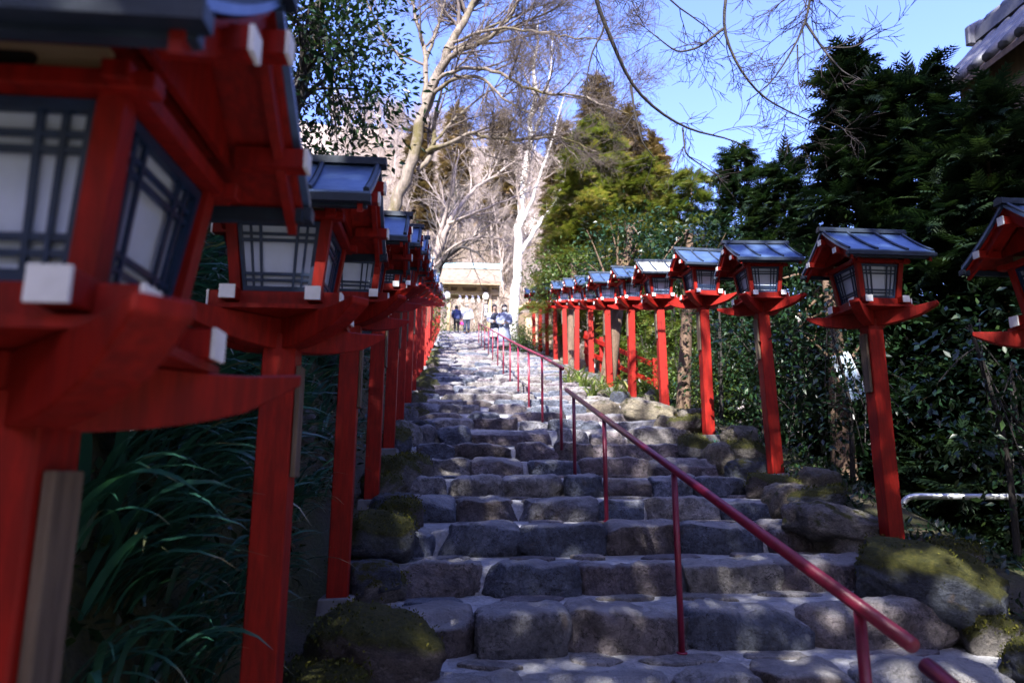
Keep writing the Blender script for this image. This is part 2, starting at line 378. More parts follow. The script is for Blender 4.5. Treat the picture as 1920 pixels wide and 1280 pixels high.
# ------------------------------------------------------------------ stones
_cg = {}
def cube_grid(n):
    if n in _cg: return _cg[n]
    vid = {}; V = []; F = []
    def vert(p):
        k = tuple(round(c*1e4) for c in p)
        if k not in vid: vid[k] = len(V); V.append(p)
        return vid[k]
    nx = n
    for ax in range(3):
        for sg in (-1, 1):
            a, b = (ax+1) % 3, (ax+2) % 3; na, nb = nx[a], nx[b]
            g = []
            for i in range(na+1):
                row = []
                for j in range(nb+1):
                    p = [0, 0, 0]; p[ax] = sg; p[a] = -1+2*i/na; p[b] = -1+2*j/nb; row.append(vert(tuple(p)))
                g.append(row)
            for i in range(na):
                for j in range(nb):
                    q = [g[i][j], g[i+1][j], g[i+1][j+1], g[i][j+1]]
                    F.append(q if sg > 0 else q[::-1])
    _cg[n] = (np.array(V, float), np.array(F, np.int32)); return _cg[n]
def stone_verts(size, n, rs, q=7.0, cuts=9, amp=.035, cut=(.80, 1.02)):
    V, F = cube_grid(n); p = V.copy()
    r = (np.abs(p)**q).sum(1)**(1/q); p /= r[:, None]
    for _ in range(cuts):
        nn = rs.normal(size=3); nn /= np.linalg.norm(nn)
        sup = np.abs(nn).sum(); d = sup*rs.uniform(*cut)*.92
        e = p@nn - d; e = np.where(e > 0, e, 0); p -= .93*e[:, None]*nn
    s = np.array(size)/2; w = p*s; disp = 0
    for o in range(9):
        k = rs.normal(size=3)*(5 + 5.5*o); disp = disp + np.sin(w@k + rs.uniform(0, 6.28))/(1+.55*o)
    nv = p/np.linalg.norm(p, axis=1)[:, None]
    w = w + nv*(disp*amp*min(size)*.45)[:, None]
    return w, F
def rotm(ax, ay, az):
    return np.array(Matrix.Rotation(az, 3, 'Z') @ Matrix.Rotation(ay, 3, 'Y') @ Matrix.Rotation(ax, 3, 'X'))

# ------------------------------------------------------------------ stairs
SX0, SX1 = -0.30*H, 2.92*H
steps = [(-2.9, None), (-2.2, None), (-1.5, None), (-.85, None), (-.2, None), (.42, None), (1.05, None), (1.67, None), (2.28, -.40), (2.9, -.20), (3.50, 0.0), (4.1, .215), (4.7, .40), (5.3, .60), (6.05, .78), (6.7, .967),
         (7.35, 1.148), (8.0, 1.33)]
steps = [(y*H, (float(zs(y*H))+.05 if z is None else z*H)) for y, z in steps]
y = 8.66*H
while y < 43.8*H:
    steps.append((y, float(zs(y))+.07)); y += (.70 + R.uniform(-.05, .06))*H
def mortar():
    m, N, L, P = nodes('stair_mortar'); co = coord(N, L, False)
    f1 = noise(N, L, co, 3.0, 8, .7, .5); f2 = noise(N, L, co, 24, 8, .75); f3 = noise(N, L, co, 120, 3, .6)
    c = ramp(N, L, f1, [(.3, (.20, .20, .212)), (.55, (.34, .34, .355)), (.75, (.46, .46, .47))])
    c = mixc(N, L, .7, c, ramp(N, L, f2, [(.3, (.5, .5, .5)), (.7, (1.35, 1.35, 1.35))]), 'MULTIPLY')
    mk = ramp(N, L, noise(N, L, co, 2.2, 6, .75), [(.60, (0, 0, 0)), (.70, (1, 1, 1))])
    c = mixc(N, L, mathn(N, L, 'MULTIPLY', mk, .7), c, (.055, .055, .022))
    vo = N.new('ShaderNodeTexVoronoi'); vo.inputs['Scale'].default_value = 38; L.new(co, vo.inputs['Vector'])
    L.new(c, P.inputs['Base Color']); P.inputs['Roughness'].default_value = .85; P.inputs['Specular IOR Level'].default_value = .3
    b0 = bump(N, L, P, f1, .6, .05); b1 = bump(N, L, P, vo.outputs['Distance'], .5, .012, b0); bump(N, L, P, mixc(N, L, .4, f2, f3), .9, .02, b1)
    return m
stairs_m = mortar()
def stairs():
    xs = np.linspace(SX0-.35, SX1+.35, 46); V = []; rows = []
    def row(yy, zz, a):
        k = len(V); zz = np.full_like(xs, zz) + a*wav2(xs*2, np.full_like(xs, yy*2), 3.0)
        yv = yy + .02*wav2(xs, np.full_like(xs, yy+9), 4.0)
        V.extend(np.stack([xs, yv, zz], 1).tolist()); rows.append(k)
    row(steps[0][0]-.6, steps[0][1]-.6, 0)
    for i, (y, z) in enumerate(steps):
        zb = steps[i-1][1] if i else z-.4
        yn = steps[i+1][0] if i+1 < len(steps) else y+2.5
        row(y+.11, zb-.03, 0)
        row(y+.14, z-.045, .004)
        for t in (.25, .5, .75): row(y+.14+(yn-y-.07)*t, z-.018, .008)
        row(yn+.06, z-.012, .005)
    # end walls so that the flight is a closed block
    n = len(xs); F = []
    for a, b in zip(rows[:-1], rows[1:]):
        F += [(a+i, a+i+1, b+i+1, b+i) for i in range(n-1)]
    V = np.array(V); base = V.copy(); base[:, 2] -= .55; m = len(V)
    A = np.array(F, np.int32); side = []
    for a, b in zip(rows[:-1], rows[1:]):
        side += [(a, b, m+b, m+a), (b+n-1, a+n-1, m+a+n-1, m+b+n-1)]
    st = new_obj('stone_stairs', np_mesh('stone_stairs', np.concatenate([V, base]), np.concatenate([A, np.array(side, np.int32)]), stairs_m, True))
    tag(st, 'long flight of rough grey stone steps set in mortar', 'stairs', kind='structure')
    rs = np.random.default_rng(3); count = 0; farV = []; farF = []; fo = 0
    order = [i for i in range(len(steps)) if steps[i][0] > 2.4*H]
    for i, (y, z) in enumerate(steps):
        zb = steps[i-1][1] if i else z-.2
        h = z-zb; hero = 2.4*H < y < 9.5*H; x = SX0 + rs.uniform(-.25, -.03)
        while x < SX1:
            w = rs.uniform(.34, .68)
            if rs.random() < .15: w *= 1.35
            if SX1-x-w < .28: w = SX1-x+rs.uniform(.0, .2)
            dz = rs.uniform(-.012, .022); dep = rs.uniform(.26, .40); hh = h+.085+dz
            n = (16, 8, 9) if hero else ((10, 5, 6) if y < 17*H else (6, 4, 4))
            wv, F = stone_verts((w*1.05, dep, hh), n, rs, rs.uniform(4.5, 9), 12, .11 if hero else .07, (.64, 1.02))
            wv = wv@rotm(rs.normal()*.05, rs.normal()*.025, rs.normal()*.05).T
            loc = np.array((x+w/2, y+dep/2-rs.uniform(.0, .045), z+dz-hh/2))
            if count < 300 and i in order:
                o = new_obj('step_stone', np_mesh('step_stone', wv, F, M['stone'], True), st); o.location = loc; count += 1
            else:
                farV.append(wv+loc); farF.append(F+fo); fo += len(wv)
            x += w + rs.uniform(.004, .03)
    o = new_obj('step_stone', np_mesh('step_stones_rest', np.concatenate(farV), np.concatenate(farF), M['stone'], True), st); o['kind'] = 'stuff'
    # flat paving stones let into the mortar of the nearer treads
    nf = 0
    for i, (y, z) in enumerate(steps):
        if not (2.2*H < y < 12*H) or nf > 110: continue
        yn = steps[i+1][0]; y0, y1 = y+.30, yn-.0
        x = SX0 + rs.uniform(0, .3)
        while x < SX1-.1:
            w = rs.uniform(.20, .56); d = min(y1-y0+.06, rs.uniform(.13, .28)); cy = rs.uniform(y0+d*.4, y1-d*.4) if y1-y0 > d else (y0+y1)/2
            k = rs.integers(7, 11); an = np.sort(rs.uniform(0, 6.283, k)); an = np.linspace(0, 6.283, k, endpoint=False)+rs.uniform(-.25, .25, k)
            rr = rs.uniform(.72, 1.05, k); px, py = np.cos(an)*rr*w/2, np.sin(an)*rr*d/2
            rings = []
            for sc, zz in ((1.0, -.05), (1.0, -.006), (.93, .001), (.80, .004)): rings.append([(a*sc, b*sc, zz+rs.uniform(-.0012, .0012)) for a, b in zip(px, py)])
            o = MB().loft(rings).build('paving_stone', M['flag'], st, False); o.location = (x+w/2, cy, z-.004+rs.uniform(0, .008)); o.rotation_euler = (rs.normal()*.01, rs.normal()*.01, rs.uniform(-.3, .3))
            nf += 1; x += w + rs.uniform(.03, .22)
    return st
STAIRS = stairs()
def stair_z(y):
    z = steps[0][1]
    for yy, zz in steps:
        if y >= yy: z = zz
    return z
# ------------------------------------------------------------------ lanterns
def make_lantern(detail):
    t = empty('lantern_post')
    red, wh = M['red'], M['white']
    # sub-origin z = 0 is the ground line
    MB().box(-.0525, .0525, -.0525, .0525, -.02, 1.55).build('post', red, t, bevel=.004)
    MB().hexa([(-.12,-.11,-.30),(.11,-.12,-.30),(.12,.11,-.30),(-.11,.12,-.30),(-.092,-.082,-.004),(.080,-.090,.002),(.090,.080,-.006),(-.080,.086,.0)]).build('plinth', M['plinth'], t, bevel=.008)
    for k, (sx, sy) in enumerate(((1, 1), (1, -1))):        # two crossed boat-shaped bracket arms on the diagonals
        d = Vector((sx, sy, 0)).normalized(); n = Vector((-d.y, d.x, 0)); L = .405; w = .062; lift = .0015*k
        prof = []
        for s in np.linspace(-1, 1, 17):
            a = abs(s); prof.append((s*L, 1.495 + .085*a**2.2 + .018*max(0, a-.75)/.25))
        top = [(s*L, 1.602 + .016*max(0, abs(s)-.7)/.3 + lift) for s in np.linspace(1, -1, 17)]
        pts = [d*a + Vector((0, 0, z)) - n*(w/2) for a, z in prof + top]
        MB().prism(pts, n*w).build('bracket_arm', red, t, bevel=.003)
    def beam(a, b, w, h, cap=True):
        o = MB().bar(a, b, w, h).build('base_beam', red, t, bevel=.003)
        if cap:
            a, b = Vector(a), Vector(b); d = (b-a).normalized()
            for e, q in ((a, -d), (b, d)):
                MB().bar(e + q*.0005, e + q*.007, w*1.02, h*1.02).build('end_cap', wh, o)
    for s in (-1, 1): beam((-.200, s*.128, 1.645), (.200, s*.128, 1.645), .048, .050)
    for s in (-1, 1): beam((s*.128, -.203, 1.652), (s*.128, .203, 1.652), .046, .044)
    MB().box(-.188, .188, -.188, .188, 1.604, 1.619).build('floor_board', red, t)
    zb, zt = 1.674, 1.915; rb, rt = .138, .166               # the box flares upwards
    for sx in (-1, 1):
        for sy in (-1, 1):
            w = .0165
            b = [(sx*(rb-w)+i*w, sy*(rb-w)+j*w, zb-.03) for i, j in ((-1,-1),(1,-1),(1,1),(-1,1))]
            u = [(sx*(rt-w)+i*w, sy*(rt-w)+j*w, zt+.004) for i, j in ((-1,-1),(1,-1),(1,1),(-1,1))]
            MB().hexa(b+u).build('corner_post', red, t)
    for a in range(4):
        rot = Matrix.Rotation(a*math.pi/2, 4, 'Z')
        def P(x, z, out):     # x in -1..1 across the panel, z 0..1, on the flaring plane
            zz = zb + (zt-zb)*z; r = rb + (rt-rb)*z; return rot @ Vector((x*(r-.034), -(r-.020)-out, zz))
        pn = MB().add([P(-1,0,-.006),P(1,0,-.006),P(1,1,-.006),P(-1,1,-.006)], [(0,1,2,3)]).build('paper_panel', M['paper'], t)
        def lbar(mb, x0, x1, z0, z1, o0, o1):
            mb.hexa([P(x0,z0,o1),P(x1,z0,o1),P(x1,z0,o0),P(x0,z0,o0),P(x0,z1,o1),P(x1,z1,o1),P(x1,z1,o0),P(x0,z1,o0)]); return mb
        fr = MB()
        for q in ((-1,-.90,.075,.935),(.90,1,.075,.935)): lbar(fr, *q, -.002, .010)
        for q in ((-1,1,0,.075),(-1,1,.935,1.0)): lbar(fr, *q, -.002, .010)
        fr.build('lattice_frame', M['lattice'], pn)
        bars = [(-.72,-.66,.075,.935,.0,.006),(-.49,-.42,.075,.935,.0,.006),(.42,.49,.075,.935,.0,.006),(.66,.72,.075,.935,.0,.006),
                (-.9,.9,.15,.185,-.001,.0045),(-.9,.9,.235,.275,-.001,.0045),(-.9,.9,.71,.75,-.001,.0045),(-.9,.9,.80,.835,-.001,.0045)]
        if detail:
            for q in bars: lbar(MB(), *q).build('lattice_bar', M['lattice'], pn)
        else:
            mb = MB()
            for q in bars: lbar(mb, *q)
            mb.build('lattice', M['lattice'], pn)
    for s in (-1, 1): MB().box(-.205, .205, s*.166-.017, s*.166+.017, 1.918, 1.944).build('top_rail', red, t, bevel=.002)
    for s in (-1, 1): MB().box(s*.166-.0165, s*.166+.0165, -.200, .200, 1.9205, 1.9475).build('top_rail', red, t, bevel=.002)
    for s in (-1, 1):
        v = MB().box(-.135, .135, s*.150-.007, s*.150+.007, 1.944, 1.990).build('vent_board', M['vent'], t)
        k = 6; pts = []
        for i in range(k+1): an = -math.pi/2+math.pi*i/k; pts.append((.043+.010*math.cos(an), s*.158, 1.967+.010*math.sin(an)))
        for i in range(k+1): an = math.pi/2+math.pi*i/k; pts.append((-.043+.010*math.cos(an), s*.158, 1.967+.010*math.sin(an)))
        MB().prism(pts, (0, s*.0015, 0)).build('slot', M['black'], v)
    # roof: ridge across the stairs, two slightly concave sheet-copper slopes
    def prof(t_):            # t_ 0 ridge .. 1 eave
        return .292*t_, 2.205 - .235*(1.22*t_ - .22*t_*t_)
    W = .300
    MB().box(-.16, .16, -.155, .155, 1.990, 1.998).build('ceiling_board', red, t)
    for s in (-1, 1):
        mb = MB(); ts = np.linspace(0.02, 1, 8); ring = [prof(a) for a in ts]
        up = [(yy, zz) for yy, zz in ring] + [(yy, zz-.016) for yy, zz in ring[::-1]]
        mb.prism([(-W, s*yy, zz) for yy, zz in up], (2*W, 0, 0))
        rf = mb.build('roof_slope', M['copper'], t)
        for x in (-W+.012, -.105, .105, W-.012):       # standing seams, bowed like the real ones
            pts = []
            for a in ts:
                yy, zz = prof(a); pts.append((x + .02*(a-.5)*(1 if abs(x) < .2 else 0), s*yy, zz+.006))
            MB().tube(pts, .0105, 6).build('seam', M['ridge'], rf)
        yy, zz = prof(1.0)
        MB().box(-W-.004, W+.004, s*yy-.016, s*yy+.016, zz-.040, zz-.014).build('eave_board', M['ridge'], rf)
        y2, z2 = prof(.93)
        MB().box(-W+.01, W-.01, s*y2-.010, s*y2+.010, z2-.062, z2-.036).build('eave_flashing', M['ridge'], rf)
        # red soffit boards under the copper
        sf = [(yy*.97, zz-.018) for yy, zz in ring] + [(yy*.97, zz-.030) for yy, zz in ring[::-1]]
        MB().prism([(-W+.012, s*yy, zz) for yy, zz in sf], (2*W-.024, 0, 0)).build('soffit', red, t)
    MB().prism([(-W-.018, -.026, 2.196), (-W-.018, -.022, 2.226), (-W-.018, 0, 2.236), (-W-.018, .022, 2.226), (-W-.018, .026, 2.196)], (2*W+.036, 0, 0)).build('ridge_cap', M['ridge'], t)
    for s in (-1, 1):
        x = s*(W-.022)
        for q in (-1, 1):          # barge boards
            ring = [prof(a) for a in np.linspace(0.0, .98, 7)]
            pl = [(x, q*yy, zz-.031) for yy, zz in ring] + [(x, q*yy, zz-.085+.012*i/6) for i, (yy, zz) in list(enumerate(ring))[::-1]]
            MB().prism(pl, (-s*.016, 0, 0)).build('barge_board', red, t)
        g = s*.185
        MB().prism([(g, -.19, 1.985), (g, .19, 1.985), (g, 0.0, 2.140)], (-s*.012, 0, 0)).build('gable_board', red, t)
        for yy, zz, hh in ((0, 2.112, .040), (-.168, 1.998, .036), (.168, 1.998, .036)):
            e = s*(W+.012)
            p = MB().bar((s*.198, yy, zz), (e, yy, zz), .034, hh).build('purlin_end', red, t)
            MB().bar((e+s*.0005, yy, zz), (e+s*.007, yy, zz), .035, hh*1.02).build('end_cap', wh, p)
    return t

def plaque(t, side, z0=1.03, z1=1.44):
    s = side
    x0, x1 = sorted((s*.0535, s*.070))
    MB().box(x0, x1, -.036, .036, z0, z1).build('name_board', M['plaque'], t, bevel=.002)

LX, RX = -0.64*H, 3.33*H
LY = [1.14, 2.68, 4.42, 6.05, 7.75, 9.45] + [9.45+1.69*i for i in range(1, 21)]
RY = [5.0+1.76*i for i in range(-1, 13)]
lan_d = make_lantern(True); lan_s = make_lantern(False)
PALE = {('right', 5), ('left', 14), ('right', 12)}
pale_cache = {}
PROTO = {0: lan_s, 1: lan_d}
rowlist = [('left', i+1, LX, y*H) for i, y in enumerate(LY)] + [('right', i+1, RX, y*H) for i, y in enumerate(RY)]
first = {}
LANT = []
for row, idx, x, y in rowlist:
    det = 1 if (row == 'left' and idx <= 2) else 0
    if det not in first: first[det] = PROTO[det]; t = PROTO[det]
    else: t = copy_tree(PROTO[det])
    LANT.append((row, idx, t, x, y))
for row, idx, t, x, y in LANT:
    x += R.uniform(-.012, .012)*(1 if idx > 2 else 0) - (.02 if (row, idx) == ('left', 1) else 0)
    t.location = (x, y, float(zs(y))+.02 - ({1: .018, 2: .067}.get(idx, 0) if row == 'left' else 0)); t.scale = (1.05, 1.05, 1.0); t.rotation_euler = ((R.uniform(-.016, .016), R.uniform(-.016, .016), R.uniform(-.05, .05)) if idx > 2 else (0, 0, 0))
    if not (row == 'left' and idx == 8): plaque(t, 1 if row == 'left' else -1, 1.44-R.uniform(.36, .46), 1.44)
    extra = ''
    if (row, idx) in PALE:
        extra = ' with a pale sunlit roof'
        for ch in t.children:
            if ch.name.startswith('roof_slope'):
                k = ch.data.name
                if k not in pale_cache:
                    me = ch.data.copy(); me.materials[0] = M['copper_sunlit']; pale_cache[k] = me
                ch.data = pale_cache[k]
    n = len(LY) if row == 'left' else len(RY)
    if row == 'left' and idx == 1: lab = 'huge blurred red wooden lantern nearest the camera at the left edge'
    elif row == 'right' and idx == 1: lab = 'dark red lantern cut off by the right edge of the picture'
    else: lab = 'red wooden lantern%s, %s from the front in the %s row' % (extra, ORD[idx], row)
    tag(t, lab, 'lantern', 'red lanterns lining the %s side of the stairs' % row)

# ------------------------------------------------------------------ handrails
def handrail(label, pts, posts, drop_to, r=.021):
    t = empty('handrail', (pts[0][0], pts[0][1], 0))
    o = Vector(t.location)
    MB().tube([Vector(p)-o for p in pts], r, 14).build('rail', M['rail'], t, True)
    for x, y, zt in posts:
        zb = drop_to(y)
        q = MB().tube([Vector((x, y, zb-.06))-o, Vector((x, y, zt))-o], r*.80, 12).build('post', M['rail'], t, True)
        MB().tube([Vector((x, y, zb+.003))-o, Vector((x, y, zb+.010))-o], r*1.35, 12).build('foot_collar', M['rail'], q, True)
    tag(t, label, 'handrail'); return t
HX = 1.34*H
def rz(y, a): return a[1] + (y-a[0])/(a[2]-a[0])*(a[3]-a[1])
A = (1.97*H, .515*H, 7.62*H, 1.925*H)
ps = [(HX, y*H, rz(y*H, A)) for y in (2.22, 4.0, 5.78, 7.18)]
handrail('long maroon pipe handrail in the middle of the near stairs', [(HX, A[0], A[1]), (HX, A[2], A[3])], ps, stair_z)
B = (-1.6*H, -.62*H, 1.92*H, .475*H)
ps = [(HX, y*H, rz(y*H, B)) for y in (-1.2, .3)]
handrail('short end of maroon handrail at the lower right corner', [(HX, B[0], B[1]), (HX, B[2], B[3])], ps, stair_z)
ys = [8.0, 9.6, 11.2, 12.9, 14.6, 16.4, 18.3, 20.4, 22.6, 25.0, 27.5, 30.0]
def rail2(y): return float(zs(y*H)) + .93*H
handrail('far maroon handrail climbing towards the gate between the walkers', [(HX, y*H, rail2(y)) for y in [7.85]+ys+[30.2]], [(HX, y*H+.0, rail2(y)-.005) for y in ys], stair_z, .02)

# ------------------------------------------------------------------ boulders beside the steps
rs = np.random.default_rng(21)
variants = {}
def rock_mesh(kind, k):
    if (kind, k) not in variants:
        v, F = stone_verts((1, 1, 1), (14, 14, 12), np.random.default_rng(100+k), 3.0 if kind == 'mossrock' else 4.2, 10, .05, (.60, .95))
        variants[(kind, k)] = np_mesh('boulder', v, F, M[kind], True)
    return variants[(kind, k)]
def rock(x, y, size, kind, label, group, sink=.30, base=None):
    o = new_obj('boulder', rock_mesh(kind, int(rs.integers(0, 7))))
    b = base if base is not None else max(Tz(x, y), float(zs(y))-.1)
    o.location = (x, y, b + size[2]*(.5-sink)); o.scale = size; o.rotation_euler = (rs.normal()*.12, rs.normal()*.12, rs.uniform(0, 6.28))
    tag(o, label, 'boulder', group)
    if kind == 'mossrock': MOSSY.append(o)
    return o
MOSSY = []
def nearest(row, y):
    ys = LY if row == 'left' else RY
    i = min(range(len(ys)), key=lambda k: abs(ys[k]*H-y)); return i+1, (y-ys[i]*H)
for row, ys in (('left', LY), ('right', RY)):
    for i, yy in enumerate(ys):
        if i > 15: break
        for j, off in enumerate((-.58, -.18, .22, .62)):
            y = (yy+off*1.2)*H
            if y < 1.5*H: continue
            sc = rs.uniform(.75, 1.2)
            if row == 'left': x = SX0 - .12 + rs.uniform(-.10, .06); 
            else: x = SX1 + .16 + rs.uniform(-.12, .12)
            if j in (1,) and row == 'right': x = RX + .28
            if j == 2 and row == 'left': x -= .04
            size = (rs.uniform(.24, .42)*sc, rs.uniform(.28, .46)*sc, rs.uniform(.20, .34)*sc)
            kind = ('mossrock' if rs.random() < .72 else 'halfmoss') if row == 'left' else (['mossrock', 'halfmoss', 'dryrock'][int(rs.integers(0, 3))] if y < 8.8*H else ['dryrock', 'halfmoss', 'dryrock'][int(rs.integers(0, 3))])
            look = {'mossrock': 'moss-covered', 'halfmoss': 'half mossy grey', 'dryrock': 'pale dry'}[kind]
            where = ['in front of', 'at the near foot of', 'at the far foot of', 'just beyond'][j]
            rock(x, y, size, kind, '%s boulder %s the %s lantern of the %s row' % (look, where, ORD[i+1], row), 'boulders edging the stairs', .34)
# big hand-placed ones: near left mossy lumps and the right-hand bank
for px, py, D, size, kind, lab in [
    (700, 1215, 3.35, (.62, .55, .40), 'mossrock', 'largest dark mossy boulder in the lower left beside the bottom step'),
    (716, 1010, 4.55, (.42, .44, .36), 'mossrock', 'round brown-green mossy boulder right of the third left lantern post'),
    (752, 965, 5.0, (.26, .3, .24), 'mossrock', 'small mossy boulder touching the left end of the fourth step'),
    (742, 895, 6.0, (.36, .40, .34), 'mossrock', 'mossy boulder right of the fourth left lantern post'),
    (690, 1085, 4.1, (.34, .26, .22), 'halfmoss', 'low grey stone beside the foot of the third left lantern'),
    (1300, 838, 7.35, (.34, .34, .26), 'mossrock', 'mossy boulder left of the fourth right lantern post'),
    (1395, 850, 7.2, (.50, .42, .30), 'mossrock', 'broad mossy boulder between the third and fourth right lantern posts'),
    (1285, 795, 8.4, (.62, .46, .26), 'mossrock', 'flat-topped mossy boulder behind the fourth right lantern post'),
    (1560, 985, 4.95, (.62, .45, .30), 'halfmoss', 'long grey boulder left of the second right lantern post'),
    (1500, 968, 5.0, (.22, .22, .2), 'stone', 'small rounded grey stone at the right end of a step'),
    (1720, 1090, 4.2, (.9, .7, .5), 'mossrock', 'large mossy boulder under the second right lantern post'),
    (1445, 918, 6.1, (.55, .45, .26), 'mossrock', 'low dark mossy boulder at the foot of the third right lantern'),
    (1530, 935, 5.6, (.5, .5, .24), 'mossrock', 'low mossy mound between the second and third right lanterns'),
    (1165, 750, 10.8, (.34, .3, .28), 'halfmoss', 'upright brown-grey stone before the sunlit strap leaves'),
    (1215, 772, 9.2, (.75, .45, .30), 'dryrock', 'large sunlit tan boulder beside the sixth right lantern post'),
    (1130, 770, 9.6, (.55, .4, .26), 'dryrock', 'sunlit pale boulder at the right edge of the steps'),
]:
    p = at(px, py, D); rock(p.x, p.y, size, kind, lab, 'boulders edging the stairs', .42, p.z - size[2]*.10)
# rocks showing in the shaded left bank
for k, (x, y, dz, s) in enumerate([(-1.05, 4.6, 0, .35), (-1.35, 5.4, 0, .45), (-1.15, 6.3, 0, .3), (-1.6, 4.9, 0, .4), (-1.25, 7.3, 0, .4), (-1.5, 6.6, 0, .5), (-1.2, 8.4, 0, .38), (-1.7, 8.0, 0, .5)]):
    b = Tz(x, y)
    rock(x, y, (s, s*.9, s*.7), 'halfmoss', 'grey rock half buried in the shaded left bank', 'rocks in the left bank', .5, b)
# ------------------------------------------------------------------ tree tools
def tubes_mesh(name, polys, mat, smooth=True):
    """polys: list of (points (n,3), radii (n,), sides)"""
    Vs, Fs, o = [], [], 0
    for pts, rad, n in polys:
        pts = np.asarray(pts, float); rad = np.asarray(rad, float); m = len(pts)
        d = np.gradient(pts, axis=0); d /= np.linalg.norm(d, axis=1)[:, None]+1e-9
        ref = np.array([.31, .17, .93]) if abs(d[0, 2]) < .8 else np.array([.93, .31, .1])
        x = np.cross(d, ref); x /= np.linalg.norm(x, axis=1)[:, None]+1e-9; y = np.cross(d, x)
        a = np.arange(n)*2*np.pi/n
        v = pts[:, None] + rad[:, None, None]*(np.cos(a)[None, :, None]*x[:, None] + np.sin(a)[None, :, None]*y[:, None])
        Vs.append(v.reshape(-1, 3))
        i = (np.arange(m-1)[:, None]*n + np.arange(n)[None]).ravel(); j = (np.arange(m-1)[:, None]*n + (np.arange(n)[None]+1) % n).ravel()
        Fs.append(np.stack([i, j, j+n, i+n], 1)+o); o += m*n
    return np_mesh(name, np.concatenate(Vs), np.concatenate(Fs), mat, smooth)

def smooth_poly(P, n):
    P = np.array([list(p) for p in P], float); t = np.r_[0, np.cumsum(np.linalg.norm(np.diff(P, axis=0), axis=1))]
    u = np.linspace(0, t[-1], n); Q = np.stack([np.interp(u, t, P[:, k]) for k in range(3)], 1)
    for _ in range(2): Q[1:-1] = .25*Q[:-2]+.5*Q[1:-1]+.25*Q[2:]
    return Q
def sprout(out, pts, rad, level, rs, spec):
    """grow side branches along a limb.  spec per level: (count, len, angle, segs, sides, droop, wob)"""
    if level >= len(spec): return
    cnt, ln, ang, segs, sides, droop, wob = spec[level]
    m = len(pts); Ltot = np.linalg.norm(np.diff(pts, axis=0), axis=1).sum()
    if level == 0: cnt = cnt*min(1.3, Ltot/(2.2*ln)); ln = min(ln, .8*Ltot)
    for c in range(max(1, int(round(cnt*rs.uniform(.75, 1.25))))):
        t = rs.uniform(.18, 1.0)**.85; i = min(m-2, int(t*(m-1)))
        d = pts[i+1]-pts[i]; d /= np.linalg.norm(d)+1e-9
        q = rs.normal(size=3); q -= d*(q@d); q /= np.linalg.norm(q)+1e-9; q[2] += .15; 
        a = math.radians(ang*rs.uniform(.6, 1.25)); nd = d*math.cos(a)+q*math.sin(a)
        L = ln*rs.uniform(.5, 1.3)*(1.15-.55*t); r0 = max(rad[i]*.62, .0034); r1 = max(r0*.3, .0028)
        p = [pts[i]]; cd = nd/np.linalg.norm(nd)
        for s in range(segs):
            cd = cd + rs.normal(size=3)*wob + np.array([0, 0, droop]); cd /= np.linalg.norm(cd); p.append(p[-1]+cd*L/segs)
        p = np.array(p); rr = np.linspace(r0, r1, segs+1)
        out.append((p, rr, sides)); sprout(out, p, rr, level+1, rs, spec)

def scatter(tv, tf, pos, X, Y, Z, sc):
    """template verts/faces placed at pos with frames"""
    n, k = len(pos), len(tv)
    V = pos[:, None] + sc[:, None, None]*(tv[None, :, 0:1]*X[:, None] + tv[None, :, 1:2]*Y[:, None] + tv[None, :, 2:3]*Z[:, None])
    F = tf[None] + (np.arange(n)*k)[:, None, None]
    return V.reshape(-1, 3), F.reshape(-1, tf.shape[1])
def frames(dirs, rs, up=(0, 0, 1), jit=.3):
    d = dirs + rs.normal(size=dirs.shape)*jit; d /= np.linalg.norm(d, axis=1)[:, None]+1e-9
    u = np.tile(np.array(up, float), (len(d), 1)) + rs.normal(size=d.shape)*jit
    x = np.cross(d, u); x /= np.linalg.norm(x, axis=1)[:, None]+1e-9; z = np.cross(x, d); return x, d, z
# cypress spray: flat feathered fan along +Y
def spray_template(pairs=6, wid=.34):
    V, F = [], []
    def blade(a, d, L, w, lift):
        a = np.array(a); d = np.array(d)/np.linalg.norm(d); n = np.array([-d[1], d[0], 0])
        k = len(V); V.extend([a - n*w*.5, a + n*w*.5, a + d*L*.6 + n*w*.42 + [0, 0, lift*.6], a + d*L + [0, 0, lift]]); F.append([k, k+1, k+2, k+3])
        F[-1] = [k, k+3, k+2, k+1]
    blade((0, 0, 0), (0, 1, 0), 1.0, .07, -.12)
    for i in range(pairs):
        t = .08 + .80*i/pairs
        for s in (-1, 1):
            blade((0, t, -.12*t*t), (s*.75, .75, 0), wid*(1.05-.75*t)+.05, .085, -.07)
    return np.array(V, float), np.array(F, np.int32)
SPRAY = spray_template(); SPRAY_S = spray_template(4, .42)
# broad leaf: folded diamond along +Y
LEAF = (np.array([[0, 0, 0], [-.22, .42, .05], [0, .5, 0], [0, 1, -.08], [.22, .42, .05]], float), np.array([[0, 2, 3, 1], [0, 4, 3, 2]], np.int32))
LEAFQ = (np.array([[0, 0, 0], [.26, .5, .05], [0, 1, -.06], [-.26, .5, .05]], float), np.array([[0, 1, 2, 3]], np.int32))

def foliage_obj(name, tmpl, pos, dirs, sc, var, mat, parent, rs, jit=.3, up=(0, 0, 1)):
    X, Y, Z = frames(dirs, rs, up, jit); V, F = scatter(tmpl[0], tmpl[1], pos, X, Y, Z, sc)
    return new_obj(name, np_mesh(name, V, F, mat, False, np.repeat(var, len(tmpl[0]))), parent)

